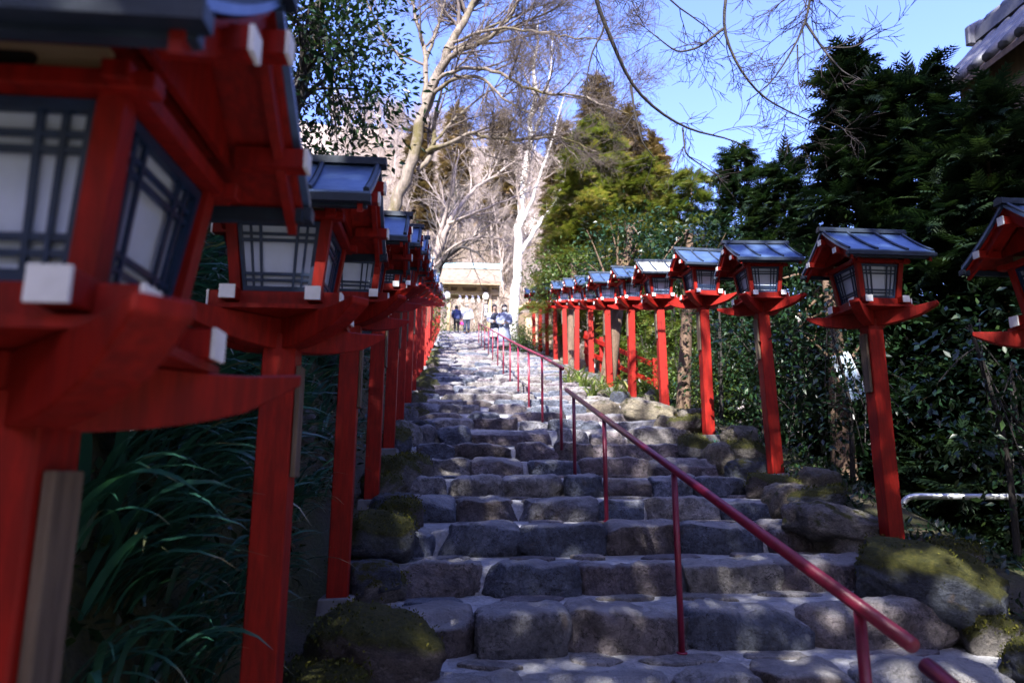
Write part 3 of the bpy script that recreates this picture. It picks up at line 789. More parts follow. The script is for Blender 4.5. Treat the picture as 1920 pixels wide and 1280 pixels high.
def cypress(name, label, base, height, radius, mat, n, seed, spray=.42, group=None, low=.06, lean=(0, 0), power=.8, gap=.0, top_thin=1.0, tmpl=None):
    rs = np.random.default_rng(seed); base = Vector(base)
    t = empty(name, base)
    hs = np.linspace(0, 1, 12); tr = np.stack([lean[0]*hs**2, lean[1]*hs**2, hs*height-.2], 1)
    new_obj('trunk', tubes_mesh('trunk', [(tr, .035*height*(.3+.035*height)/ (1) * (1-hs*.93)*.45 + .012, 9)], M['bark_conifer']), t)
    nb = int(26 + height*9); pol = []; pos = []; dirs = []; var = []
    per = max(3, n//nb)
    for b in range(nb):
        h = low + (1-low)*((b+rs.random())/nb)
        az = b*2.399 + rs.uniform(-.4, .4)
        L = radius*(1-h)**power*rs.uniform(.55, 1.15)*top_thin + .12
        p0 = np.array([lean[0]*h*h, lean[1]*h*h, h*height]); out = np.array([math.cos(az), math.sin(az), 0])
        rise = rs.uniform(.05, .35); s = np.linspace(0, 1, 6)
        pts = p0 + out*(s*L)[:, None] + np.array([0, 0, 1])*(rise*L*s - .45*L*s**2.2)[:, None]
        pol.append((pts, np.linspace(.012+.006*L, .004, 6), 4))
        k = max(3, int(per*(.35+1.3*L/radius)))
        tt = rs.uniform(.12, 1.0, k)**.7; bi = np.stack([np.interp(tt, s, pts[:, c]) for c in range(3)], 1)
        bi += rs.normal(size=(k, 3))*.10*L*np.array([1, 1, .5]) + rs.normal(size=(k, 3))*.04
        side = np.cross(out, [0, 0, 1.0]); dd = out[None]*rs.uniform(.4, 1, (k, 1)) + side[None]*rs.normal(size=(k, 1))*.7 + np.array([0, 0, 1.0])*rs.normal(.0, .28, (k, 1))
        pos.append(bi); dirs.append(dd); var.append(np.clip(rs.normal(.35+.3*rs.random(), .2, k) + .25*(tt-.5), 0, 1))
    k = 26; pos.append(np.stack([lean[0]+rs.normal(size=k)*.06, lean[1]+rs.normal(size=k)*.06, height*(1-rs.uniform(0, .10, k))], 1)); dirs.append(np.array([0, 0, 1.0])+rs.normal(size=(k, 3))*.35); var.append(rs.uniform(.2, .7, k))
    pos, dirs, var = np.concatenate(pos), np.concatenate(dirs), np.concatenate(var)
    new_obj('branch', tubes_mesh('branch', pol, M['bark_conifer']), t)
    foliage_obj('crown', tmpl or SPRAY, pos, dirs, spray*rs.uniform(.6, 1.25, len(pos)), var, mat, t, rs, .25)
    tag(t, label, 'tree', group); return t

def broadleaf(name, label, base, trunk_pts, blobs, mat, n, leaf, seed, trunk_r=.14, group=None, bark='bark_dark', cat='tree', tmpl=LEAF):
    """blobs: list of (centre, radii); leaves in clumps near the surface and inside"""
    rs = np.random.default_rng(seed); t = empty(name, base); b0 = np.array(base)
    tp = smooth_poly(trunk_pts, 12)-b0
    pol = [(tp, np.linspace(trunk_r, trunk_r*.45, 12), 9)]
    pos = []; dirs = []; var = []
    tot = sum(r[0]*r[1]*r[2] for _, r in blobs)
    for c, r in blobs:
        c = np.array(c)-b0; r = np.array(r); nn = int(n*r.prod()/tot); ncl = max(8, nn//26)
        g = rs.normal(size=(ncl, 3)); g /= np.linalg.norm(g, axis=1)[:, None]; cc = c + g*r*(rs.uniform(.25, 1.05, (ncl, 1))**.6)
        for q in cc[:max(6, ncl//6)]:
            i = int(rs.integers(5, 12)); s = np.linspace(0, 1, 5)[:, None]; mid = tp[i]*(1-s)+q*s + np.array([0, 0, .12])*np.sin(s*np.pi)*np.linalg.norm(q-tp[i])*.5
            pol.append((mid, np.linspace(trunk_r*.22, .006, 5), 4))
        rad = .09*r.mean()+leaf*1.5
        for q in cc:
            k = int(rs.integers(16, 34)); o = rs.normal(size=(k, 3))*rad*np.array([1, 1, .7]); pos.append(q+o)
            dd = o/(np.linalg.norm(o, axis=1)[:, None]+1e-6) + (q-c)/np.linalg.norm(r)*.8 + np.array([0, 0, -.15]); dirs.append(dd)
            var.append(np.clip(rs.normal(rs.uniform(.2, .65), .16, k), 0, 1))
    pos, dirs, var = np.concatenate(pos), np.concatenate(dirs), np.concatenate(var)
    new_obj('trunk' if cat == 'tree' else 'stem', tubes_mesh('trunk', pol, M[bark]), t)
    foliage_obj('crown' if cat == 'tree' else 'foliage', tmpl, pos, dirs, leaf*rs.uniform(.6, 1.3, len(pos)), var, M[mat], t, rs, .45)
    tag(t, label, cat, group); return t

# ------------------------------------------------------------------ trees beside the stairs, right
def gp(px, py_unused, D):
    p = at(px, 640, D); return p.x, p.y
def at_ground(px, D):
    p = at(px, 640, D); return Vector((p.x, p.y, Tz(p.x, p.y)-.05))
def tree_h(px, py, D): return at(px, py, D).z - at_ground(px, D).z

def cyp_px(name, label, px, py, D, rpx, mat, n, seed, **kw):
    b = at_ground(px, D); cypress(name, label, b, tree_h(px, py, D), rpx*D/1280, mat, n, seed, **kw)
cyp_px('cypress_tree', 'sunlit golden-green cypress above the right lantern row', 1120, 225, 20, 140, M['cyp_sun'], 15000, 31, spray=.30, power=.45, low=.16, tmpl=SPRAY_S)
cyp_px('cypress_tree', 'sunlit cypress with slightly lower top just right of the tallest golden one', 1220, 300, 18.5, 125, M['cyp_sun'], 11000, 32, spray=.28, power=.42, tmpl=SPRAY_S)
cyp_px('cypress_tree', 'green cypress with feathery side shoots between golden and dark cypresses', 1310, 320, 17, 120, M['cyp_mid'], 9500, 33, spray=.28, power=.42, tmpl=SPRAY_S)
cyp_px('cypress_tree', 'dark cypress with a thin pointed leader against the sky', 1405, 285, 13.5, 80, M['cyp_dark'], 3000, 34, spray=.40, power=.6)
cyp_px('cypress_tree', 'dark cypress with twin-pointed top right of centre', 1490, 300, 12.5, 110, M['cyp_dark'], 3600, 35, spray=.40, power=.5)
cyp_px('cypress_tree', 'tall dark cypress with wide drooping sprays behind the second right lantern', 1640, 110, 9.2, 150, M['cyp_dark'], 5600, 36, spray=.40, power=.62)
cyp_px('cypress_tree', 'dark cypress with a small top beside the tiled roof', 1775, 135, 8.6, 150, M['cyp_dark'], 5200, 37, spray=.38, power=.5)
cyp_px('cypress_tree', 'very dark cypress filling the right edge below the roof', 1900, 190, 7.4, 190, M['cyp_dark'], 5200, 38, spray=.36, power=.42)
# rusty cedars on the hill
for k, (px, py, D, rpx) in enumerate([(1130, 150, 50, 95), (1190, 215, 46, 70), (1060, 235, 56, 60), (940, 225, 66, 45), (850, 205, 74, 45), (1240, 260, 52, 60), (775, 240, 62, 40)]):
    side = ['behind the golden cypress, tallest', 'right of the tallest rusty one', 'left of the tallest rusty one', 'above the gate roof', 'behind the big bare tree', 'rightmost of the rusty ones', 'leftmost of the rusty ones'][k]
    cyp_px('cedar_tree', 'rusty brown cedar on the hill, %s' % side, px, py, D, rpx, M['sugi'], 2600, 50+k, spray=1.25, power=.7, low=.3)

# evergreen understorey behind the right lanterns
rs0 = np.random.default_rng(77)
for i in range(1, len(RY)):
    for j in range(2):
        y = (RY[i] + (.2 if j else 1.0))*H + rs0.uniform(-.2, .2); x = RX + (.95 if j else 1.9) + rs0.uniform(-.15, .3)
        if i >= 6 and j: continue
        if i >= 11: continue
        gz = Tz(x, y)-.03; top = float(zs(y)) + (rs0.uniform(1.5, 2.3) if i < 5 else rs0.uniform(.7, 1.4))
        hh = max(1.0, top-gz); rad = rs0.uniform(.55, .8)
        blobs = [((x+rs0.uniform(-.2, .2), y+rs0.uniform(-.2, .2), gz+hh*.62), (rad, rad, hh*.36)), ((x+rs0.uniform(-.3, .3), y, gz+hh*.3), (rad*.8, rad*.8, hh*.26))]
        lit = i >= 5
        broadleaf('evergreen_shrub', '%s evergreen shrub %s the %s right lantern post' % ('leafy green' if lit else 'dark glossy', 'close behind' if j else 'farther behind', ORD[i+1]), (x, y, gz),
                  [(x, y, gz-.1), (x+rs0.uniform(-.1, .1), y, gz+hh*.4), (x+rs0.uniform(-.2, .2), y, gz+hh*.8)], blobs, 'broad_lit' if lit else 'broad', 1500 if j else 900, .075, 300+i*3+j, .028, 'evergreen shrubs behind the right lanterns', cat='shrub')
# slender trunks standing behind the right lanterns
for k, (px, D, h, r, lab) in enumerate([(1135, 13.0, 3.4, .17, 'dark leaning trunk of a broadleaf tree behind the seventh right lantern'), (1068, 17.5, 3.0, .16, 'pale mossy trunk between far right lantern posts'), (1050, 20, 2.8, .13, 'slim pale mossy trunk left of the other far trunk'), (1560, 8.0, 2.7, .15, 'black trunk behind the second and third right lanterns'), (1275, 10.5, 3.0, .12, 'brown trunk behind the fourth right lantern')]):
    b = at_ground(px, D); lean = [.5, .15, -.1, .1, .25][k]
    broadleaf('evergreen_tree', lab, b, [b, b+Vector((lean*.4, 0, h*.4)), b+Vector((lean, .1, h*.8)), b+Vector((lean*1.3, .2, h))],
              [(b+Vector((lean*1.2, .2, h*.92)), (.9, .9, .5)), (b+Vector((lean*.8-.3, .4, h*.75)), (.6, .6, .35))], 'broad' if k in (0, 3, 4) else 'broad_lit', 2200, .10, 400+k, r, 'trees behind the right lanterns', bark='bark_conifer')

# ------------------------------------------------------------------ evergreen trees on the left bank (they shade the lower stairs)
def big_evergreen(label, x, y, ztop, rad, zc, n, seed, leaf=.15, mat='broad', split=4):
    rs = np.random.default_rng(seed); gz = Tz(x, y)-.1; b = (x, y, gz); blobs = []
    hh = (ztop-zc)
    blobs.append(((x, y, zc), (rad, rad, hh)))
    for k in range(split):
        a = rs.uniform(0, 6.28); blobs.append(((x+math.cos(a)*rad*.6, y+math.sin(a)*rad*.6, zc+rs.uniform(-.7, .5)*hh), (rad*.55, rad*.55, hh*.45)))
    return broadleaf('evergreen_tree', label, b, [b, (x+.1, y, gz+(zc-gz)*.5), (x-.1, y+.1, zc), (x, y, ztop-hh*.4)], blobs, mat, n, leaf, seed, .20, 'evergreen trees shading the lower stairs')
b = at(655, 90, 9.6)
broadleaf('evergreen_tree', 'dark glossy evergreen tree at the top left behind the lanterns', (-3.0, 9.8, Tz(-3.0, 9.8)-.1), [(-3.0, 9.8, Tz(-3, 9.8)-.1), (-2.7, 9.8, 5.2), (-2.3, 9.8, 6.8), (-2.1, 9.8, 8.2)],
          [((b.x-.9, 9.8, 7.5), (1.7, 1.5, 1.5)), ((b.x+.1, 9.7, 6.6), (.85, .9, .9)), ((b.x-.2, 9.9, 8.4), (1.0, 1.1, .8)), ((b.x-.6, 9.6, 5.7), (1.1, .9, .7))], 'broad', 7500, .125, 501, .16)
big_evergreen('evergreen tree high on the left bank beside the first lantern', -4.6, 1.0, 12.0, 2.9, 8.2, 5200, 511, .30)
big_evergreen('evergreen tree on the left bank between the front lantern and the glossy one', -4.4, 5.2, 10.5, 2.2, 7.4, 4200, 512, .28)
big_evergreen('broad evergreen tree below the viewer at the foot of the stairs', -1.2, -4.6, 12.6, 3.4, 8.6, 6500, 513, .34)
big_evergreen('tall evergreen tree at the right foot of the stairs', 4.2, -4.4, 22.0, 3.3, 16.5, 5600, 514, .36)
big_evergreen('lower evergreen tree at the right foot of the stairs', 4.6, -2.6, 11.5, 2.6, 7.6, 4200, 515, .32)
big_evergreen('unseen evergreen tree added on the left bank to dim skylight over the second lantern', -3.6, 3.0, 10.4, 2.3, 7.9, 4800, 520, .28)  # out-of-view crown added to cut ambient sky light on the foreground
big_evergreen('evergreen tree standing far right beside the tiled house', 14.5, 6.0, 15.0, 3.2, 10.5, 4200, 518, .34)
big_evergreen('tall evergreen tree at the left foot of the stairs', -5.6, -5.0, 15.0, 3.2, 10.5, 5200, 516, .34)

# ------------------------------------------------------------------ bare deciduous trees
def bare_tree(name, label, limbs, spec, bark, seed, D0=None, group=None, twig_mat=None):
    """limbs: list of ([(px,py,D)...], r0, r1) as photo pixels with distance, first one is the trunk"""
    rs = np.random.default_rng(seed); W = [[at(*q) for q in l[0]] for l in limbs]
    base = W[0][0].copy(); t = empty(name, base); b0 = np.array(base); trunk = []; tw = []
    for l, w in zip(limbs, W):
        p = smooth_poly(w, max(8, 4*len(w)))-b0; k = len(p); p[1:-1] += rs.normal(size=(k-2, 3))*.012*np.linalg.norm(p[-1]-p[0])/3
        rr = np.linspace(1, 0, k)**.8*(l[1]-l[2])+l[2]
        trunk.append((p, rr, 10)); sprout(tw, p, rr, l[3] if len(l) > 3 else 0, rs, spec)
    new_obj('trunk', tubes_mesh('trunk', trunk, M[bark]), t)
    new_obj('crown', tubes_mesh('crown', tw, M[twig_mat or bark]), t)
    tag(t, label, 'tree', group); return t
SPEC = [(11, 1.9, 48, 7, 5, .02, .10), (7, 1.0, 45, 6, 4, .0, .12), (5, .55, 42, 4, 3, .0, .14), (4, .33, 40, 3, 3, 0, .14)]
D = 17.5
gb = at_ground(722, D)
# pixel row of the ground under the trunk
def px_of(p):
    p = Vector(p)-Vector((0, 0, H)); f = p.x*math.sin(YAW)+p.y*math.cos(YAW); r = p.x*math.cos(YAW)-p.y*math.sin(YAW)
    zc = f*math.cos(PITCH)+p.z*math.sin(PITCH); yc = p.z*math.cos(PITCH)-f*math.sin(PITCH)
    return 960+1280*r/zc, 640-1280*yc/zc
gy = px_of(gb)[1]
bare_tree('bare_tree', 'big leafless tree with mossy forked trunk leaning over the left lanterns', [
    ([(712, gy+4, D), (735, 400, D), (775, 300, D), (790, 225, D), (815, 150, D), (838, 95, D)], 0.191, 0.125, 9),
    ([(838, 95, D), (870, 40, D+.3), (905, -30, D+.5), (930, -120, D+.6)], 0.125, 0.040),
    ([(815, 150, D), (850, 98, D-.4), (905, 82, D-.8), (950, 40, D-1), (985, -20, D-1.2)], 0.092, 0.023),
    ([(798, 200, D), (798, 90, D+.4), (775, 20, D+.8), (760, -60, D+1)], 0.086, 0.026),
    ([(800, 110, D+.4), (822, 50, D+.4), (840, -20, D+.4)], 0.059, 0.020),
    ([(780, 260, D), (815, 150, D-.3), (860, 125, D-.8), (925, 130, D-1.4), (1000, 172, D-2), (1090, 180, D-2.4), (1180, 215, D-2.8)], 0.066, 0.013),
    ([(795, 190, D), (850, 145, D-.5), (900, 142, D-1), (955, 195, D-1.5), (1000, 215, D-1.8)], 0.066, 0.013),
    ([(783, 320, D+.2), (815, 285, D+.3), (812, 235, D+.4), (828, 170, D+.5)], 0.079, 0.033),
    ([(800, 285, D+.2), (850, 265, D-.1), (880, 248, D-.4), (930, 262, D-.8), (985, 262, D-1.2), (1050, 255, D-1.6), (1120, 285, D-2)], 0.066, 0.012),
    ([(800, 285, D+.2), (850, 225, D+.2), (885, 195, D+.4), (925, 165, D+.5), (990, 120, D+.6)], 0.046, 0.010),
    ([(880, 248, D-.4), (905, 290, D-.5), (955, 300, D-.7), (1000, 330, D-.8)], 0.026, 0.007),
    ([(850, 80, D-.4), (930, 50, D-1), (1010, 60, D-1.6), (1090, 75, D-2.2), (1180, 70, D-2.6)], 0.046, 0.008),
    ([(760, 120, D+.8), (720, 70, D+1), (690, 10, D+1), (670, -60, D+1)], 0.053, 0.013),
    ([(838, 95, D), (950, 55, D-.3), (1040, 20, D-.6), (1100, -30, D-.8)], 0.053, 0.010),
    ([(850, 98, D-.4), (900, 60, D-.6), (1000, 15, D-1), (1080, -10, D-1.2)], 0.040, 0.008),
], SPEC, 'bark_big', 61, twig_mat='bark_bigtwig')
D = 33
gy2 = px_of(at_ground(964, D))[1]
SPEC2 = [(9, 3.0, 42, 6, 4, .05, .09), (7, 1.6, 42, 5, 3, .03, .11), (5, .9, 40, 3, 3, .02, .12)]
bare_tree('bare_tree', 'slender pale white-barked tree beside the gate', [
    ([(962, gy2+3, D), (968, 500, D), (976, 400, D), (986, 310, D), (998, 230, D), (1004, 130, D), (1010, 40, D)], 0.259, 0.036),
    ([(972, 480, D), (1010, 420, D+.5), (1045, 380, D+.6), (1070, 300, D+1), (1078, 250, D+1)], 0.122, 0.024),
    ([(974, 430, D), (1000, 370, D-.5), (1022, 300, D-.8), (1038, 255, D-1), (1060, 170, D-1)], 0.086, 0.018),
    ([(1003, 250, D), (1030, 160, D), (1038, 60, D)], 0.086, 0.018),
    ([(985, 320, D), (1005, 270, D+.5), (1028, 215, D+.8)], 0.072, 0.018),
], [(5, 2.6, 38, 6, 4, .05, .09), (6, 1.4, 42, 5, 3, .03, .11), (4, .8, 40, 3, 3, .02, .12)], 'bark_white', 62, twig_mat='bark_hill')
bare_tree('bare_tree', 'thin pale bare tree rising from the left behind the big mossy one', [
    ([(800, 520, 24), (845, 410, 24), (880, 360, 24.5), (930, 330, 25), (980, 290, 25)], .12, .02),
    ([(815, 485, 24), (835, 400, 24), (852, 340, 23.6), (860, 280, 23.4)], .09, .02),
    ([(840, 420, 24), (900, 395, 23.5), (960, 372, 23), (1010, 350, 23)], .06, .012),
    ([(805, 510, 24), (855, 455, 23.5), (920, 440, 23), (960, 460, 23)], .06, .012),
], SPEC2[:1] + [(7, 1.4, 42, 5, 3, .0, .11), (5, .8, 40, 3, 3, 0, .12)], 'bark_hill', 63)
bare_tree('bare_tree', 'dark crooked bare tree just left of the gate roof', [
    ([(812, 545, 34), (822, 505, 34), (835, 470, 34), (830, 420, 34), (842, 370, 34)], .22, .06),
    ([(826, 495, 34), (860, 460, 34), (890, 470, 34), (912, 492, 33)], .09, .02),
    ([(832, 440, 34), (865, 400, 34), (905, 410, 34)], .08, .02),
], SPEC2, 'bark_dark', 64)
# dark overhanging branches at the top: a tree rooted off to the right of the lower stairs
SPEC3 = [(11, 1.0, 50, 8, 4, -.07, .13), (6, .52, 46, 6, 3, -.04, .15), (5, .28, 44, 4, 3, 0, .16)]
tb = Vector((6.2, 1.2, Tz(6.2, 1.2)-.1)); t0 = px_of(tb)
def pw(v): q = Vector(v); return q
def overhang():
    rs = np.random.default_rng(65); t = empty('bare_tree', tb); b0 = np.array(tb); trunk = []; tw = []
    trk = smooth_poly([tb, (6.0, 1.6, 3), (5.4, 2.3, 6), (4.8, 3.2, 8.4), (4.2, 4.4, 9.6)], 18)
    trunk.append((trk-b0, np.linspace(.24, .10, 18), 9))
    e = trk[-1]; f = trk[12]
    L = [([e, (3.0, 5.2, 9.6), at(1090, -190, 6.2), at(1112, -10, 6.6), at(1150, 85, 6.8), at(1185, 165, 7), at(1240, 215, 7.2), at(1300, 248, 7.4), at(1365, 258, 7.6), at(1420, 285, 7.8)], .055, .006),
         ([at(1183, 160, 7), at(1190, 215, 7), at(1205, 270, 7), at(1230, 300, 7.1)], .016, .004),
         ([at(1280, 240, 7.4), at(1285, 290, 7.3), at(1330, 320, 7.4), at(1365, 345, 7.5)], .012, .004),
         ([e, (4.0, 5.4, 9.4), at(1385, -150, 7.0), at(1360, 0, 7.2), at(1355, 60, 7.2), at(1385, 130, 7.3), at(1430, 185, 7.5), at(1490, 215, 7.6), at(1560, 245, 7.7)], .045, .005),
         ([at(1355, 55, 7.2), at(1310, 90, 7), at(1270, 100, 6.9), at(1200, 45, 6.8)], .018, .004),
         ([e, (4.4, 5.4, 9.2), at(1535, -140, 7.2), at(1520, -10, 7.2), at(1512, 45, 7.2), at(1480, 105, 7.3), at(1445, 160, 7.4), at(1400, 190, 7.5)], .042, .006),
         ([at(1512, 45, 7.2), at(1545, 95, 7.0), at(1580, 135, 6.9), at(1610, 150, 6.8)], .018, .004),
         ([at(1540, 90, 7.0), at(1600, 90, 7.1), at(1650, 60, 7.2), at(1690, 45, 7.3)], .011, .003),
         ([at(1495, 85, 7.3), at(1497, 160, 7.3), at(1520, 195, 7.3)], .010, .003),
         ([e, (3.2, 5.6, 9.6), at(1240, -160, 6.8), at(1230, -20, 7), at(1270, 15, 7.1), at(1330, 50, 7.2), at(1360, 90, 7.3)], .035, .005),
         ([f, (5.6, 3.5, 8.5), (5.9, 5.0, 9.5)], .07, .02)]
    for pts, r0, r1 in L:
        p = smooth_poly(pts, max(10, 5*len(pts)))-b0; k = len(p); rr = np.linspace(1, 0, k)**.9*(r0-r1)+r1
        trunk.append((p, rr, 7)); sprout(tw, p, rr, 0, rs, SPEC3 if len(pts) > 4 else [(5, .55, 50, 6, 3, -.05, .12), (5, .3, 46, 4, 3, 0, .13)])
    new_obj('trunk', tubes_mesh('trunk', trunk, M['bark_dark']), t); new_obj('crown', tubes_mesh('crown', tw, M['bark_twig']), t)
    tag(t, 'dark leafless tree whose thin branches hang down into the top of the view', 'tree')
overhang()

# bare wood on the hillside: five kinds, copied
rs1 = np.random.default_rng(91)
def hill_proto(k):
    rs = np.random.default_rng(700+k); h = rs.uniform(8, 11); out = []
    tr = smooth_poly([(0, 0, -.5), (rs.normal()*.3, rs.normal()*.3, h*.4), (rs.normal()*.6, rs.normal()*.6, h*.75), (rs.normal()*.8, rs.normal()*.8, h)], 12)
    rr = np.linspace(.16, .03, 12); out.append((tr, rr, 5))
    sprout(out, tr, rr, 0, rs, [(15, 3.0, 46, 6, 4, .05, .09), (8, 1.5, 42, 4, 3, .03, .12), (5, .85, 42, 3, 3, .02, .12)])
    return tubes_mesh('hill_tree', out, M['bark_hill'])
HP = [hill_proto(k) for k in range(6)]
n = 0
for k in range(270):
    px = rs1.uniform(600, 1420) if k < 200 else rs1.uniform(600, 900); Dd = (44+ 85*rs1.random()**1.3) if k < 160 else rs1.uniform(135, 160)
    p = at(px, 640, Dd)
    if abs(p.x-1.5) < 3.6 and p.y < 52: continue
    o = new_obj('bare_tree', HP[k % 6]); o.location = (p.x, p.y, Tz(p.x, p.y)); o.rotation_euler = (0, 0, rs1.uniform(0, 6.28)); s = rs1.uniform(.6, 1.1)*(1.0 if Dd > 60 else .8); o.scale = (s, s, s)
    tag(o, 'leafless tan tree in the wood on the hillside', 'tree', 'bare trees of the hillside wood')
# dry brush and undergrowth on the hill
k = 26000; px = rs1.uniform(620, 1450, k); dd = 46 + 90*rs1.random(k)**1.4
u = (px-960)/1280; xx = u*dd*math.cos(YAW)/math.cos(PITCH)+dd*math.sin(YAW); yy = dd*math.cos(YAW)-u*dd*math.sin(YAW)
ok = ~((np.abs(xx-1.5) < 3.2) & (yy < 50)); xx, yy = xx[ok], yy[ok]; k = len(xx)
STICK = (np.array([[-.02, 0, 0], [.02, 0, 0], [.012, 1, 0], [-.012, 1, 0], [0, .35, 0], [.30, .85, .1], [.27, .86, .1], [-.02, .33, 0], [-.3, .95, -.12], [-.27, .97, -.12]], float),
         np.array([[0, 1, 2, 3], [4, 5, 6, 7], [4, 8, 9, 7]], np.int32))
o = foliage_obj('brush', STICK, np.stack([xx, yy, T(xx, yy)-.05], 1), np.tile([0, 0, 1.0], (k, 1)), rs1.uniform(.6, 2.2, k), np.clip(rs1.normal(.5, .25, k), 0, 1), M['brush'], None, rs1, .45)
tag(o, 'dry tan brushwood covering the hillside', 'undergrowth', kind='stuff')

# shrubs and small greens around the gate and upper stairs
for k, (px, D, w, h, mat, lab) in enumerate([(795, 22, 1.4, 2.6, 'broad_lit', 'light green leafy bush left of the gate above the lanterns'), (770, 26, 1.6, 4.2, 'broad_lit', 'sunlit green evergreen bush behind the mossy trunk'), (972, 25, .8, 1.3, 'broad_lit', 'bright green bush behind the two women'), (985, 22, .7, .9, 'broad_lit', 'low bright green bush beside the last right lantern post'),
        (905, 49, 2.2, 2.0, 'broad_lit', 'pale green bush seen through the gate'), (850, 50, 2.2, 1.9, 'broad_lit', 'left pale bush seen through the gate'), (1350, 15, 1.1, 4.4, 'broad_lit', 'green leafy bush above the fifth right lantern'), (1265, 16, 1.1, 4.2, 'broad_lit', 'yellow-green leafy bush above the sixth right lantern'), (1430, 11.5, 1.1, 4.2, 'broad', 'dark leafy bush above the fourth right lantern')]):
    b = at_ground(px, D)
    broadleaf('leafy_bush', lab, b, [b, b+Vector((.05, 0, h*.5)), b+Vector((0, .05, h*.9))], [(b+Vector((0, 0, h*.6)), (w*.5, w*.5, h*.42)), (b+Vector((.2*w, .1, h*.35)), (w*.4, w*.4, h*.3))], mat, 1800, .085 if D < 30 else .16, 800+k, .03, cat='bush')

# ------------------------------------------------------------------ strap-leaved clumps
def strap_leaf(seed, mat):
    rs = np.random.default_rng(seed); n = 9; s = np.linspace(0, 1, n); bend = rs.uniform(1.3, 2.3); a0 = rs.uniform(.15, .55)
    ang = a0 + bend*s**1.3; ds = 1/(n-1); yv = np.r_[0, np.cumsum(np.sin(ang[:-1])*ds)]; zv = np.r_[0, np.cumsum(np.cos(ang[:-1])*ds)]
    w = .024*np.minimum(1, np.minimum(s*5+.45, (1-s)*2.2))+.0006; tw = rs.normal()*.35*s
    V = []; 
    for i in range(n):
        nx, nz = math.cos(tw[i]), math.sin(tw[i])
        V += [(-w[i]*nx, yv[i], zv[i]-w[i]*nz+.3*w[i]), (0, yv[i], zv[i]), (w[i]*nx, yv[i], zv[i]+w[i]*nz+.3*w[i])]
    F = [[i*3+k, i*3+k+1, i*3+k+4, i*3+k+3] for i in range(n-1) for k in (0, 1)]
    var = np.repeat(np.clip(.30+rs.normal()*.15 + np.where(s > .84, .6*(rs.random() < .5), 0) + .5*(rs.random() < .1), 0, 1), 3)
    return np_mesh('leaf', np.array(V), np.array(F, np.int32), mat, True, var)
STR = [strap_leaf(k, M['strap']) for k in range(12)]; STL = [strap_leaf(40+k, M['strap_lit']) for k in range(10)]
rs2 = np.random.default_rng(93)
def clump(x, y, meshes, n, ln, label, group, out=None, z=None):
    t = empty('strap_leaf_clump', (x, y, (Tz(x, y) if z is None else z)-.02))
    for k in range(n):
        o = new_obj('leaf', meshes[int(rs2.integers(0, len(meshes)))], t)
        a = rs2.uniform(0, 6.28) if out is None else out + rs2.normal()*.85
        L = ln*rs2.uniform(.55, 1.25); o.location = (rs2.normal()*.04, rs2.normal()*.04, 0); o.scale = (L*rs2.uniform(.9, 1.3), L, L*rs2.uniform(.7, 1.1)); o.rotation_euler = (rs2.normal()*.15, rs2.normal()*.15, a)
    tag(t, label, 'plant', group)
cl = []; scr = []
def on_bank(px, py):
    Ds = np.arange(1.3, 9.5, .05); a, b = at(px, py, 1.0), at(px, py, 2.0); d = b-a; o = a-d
    P = np.array(o)[None] + Ds[:, None]*np.array(d)[None]; hit = np.nonzero(P[:, 2] < T(P[:, 0], P[:, 1]))[0]
    return Vector(P[hit[0]]) if len(hit) else None
for k in range(900):
    px, py = rs2.uniform(120, 660), rs2.uniform(430, 1330)
    p = on_bank(px, py)
    if p is None or p.x > -.86 or len(cl) >= 125: continue
    if all((p.x-a)**2+(p.y-b)**2+(p.z-c)**2 > (.15 if p.y < 4 else .26)**2 for a, b, c in scr): scr.append(tuple(p)); cl.append((p.x, p.y))
for k in range(40):
    y = rs2.uniform(3.5, 9.5); cl.append((-0.78-rs2.uniform(.12, 1.2), y))
for x, y in cl:
    i, d = nearest('left', y)
    clump(x, y, STR, 15 if y < 5 else 12, .56 if x < -1.0 else .42, 'arching dark strap-leaved clump on the shaded bank behind the %s left lantern' % ORD[i], 'strap-leaved plants on the left bank', -math.pi/2 + .15)
for k, (px, D, n) in enumerate([(1065, 13.4, 26), (1095, 12.6, 30), (1128, 12.2, 34), (1150, 11.5, 32), (1110, 11.6, 30), (1175, 11.6, 26), (1212, 11.2, 26), (1230, 10.6, 20), (1085, 14, 24), (1140, 13, 24), (1200, 12.2, 22)]):
    p = at(px, 640, D)
    clump(p.x, p.y, STL, n, .52, 'sunlit yellow-green strap-leaved clump among the middle right lantern posts', 'strap-leaved plants by the right lanterns', None, max(Tz(p.x, p.y), float(zs(p.y))-.02))
for px, D in ((1342, 7.35),):
    p = at(px, 640, D); clump(p.x, p.y, STR, 7, .22, 'tiny strap-leaved sprig at the foot of the fourth right lantern', None, None, float(zs(p.y))+.02)

# low ground cover on both banks
k = 26000; lf = rs2.random(k) < .45; yy = rs2.uniform(1.5, 14, k)
xx = np.where(lf, -.80-np.abs(rs2.normal(0, .75, k)), 3.12+np.abs(rs2.normal(0, .8, k)))
cl_ = np.sin(xx*5+np.sin(yy*3.1)*2)+np.sin(yy*4.3+xx*2) + rs2.normal(size=k)*.6; ok = cl_ > -.3; xx, yy = xx[ok], yy[ok]; k = len(xx)
zz = T(xx, yy)+.01
gx = (T(xx+.05, yy)-T(xx-.05, yy))/.1; nrm = np.stack([-gx, np.zeros(k), np.ones(k)], 1); nrm /= np.linalg.norm(nrm, axis=1)[:, None]
o = foliage_obj('ground_cover', LEAF, np.stack([xx, yy, zz], 1)+nrm*.01, nrm*.5+rs2.normal(size=(k, 3))*.6, rs2.uniform(.03, .085, k), np.clip(rs2.normal(.45, .3, k), 0, 1), M['broad'], None, rs2, .5)
tag(o, 'small dark leaves of ground cover on both banks', 'ground cover', kind='stuff')
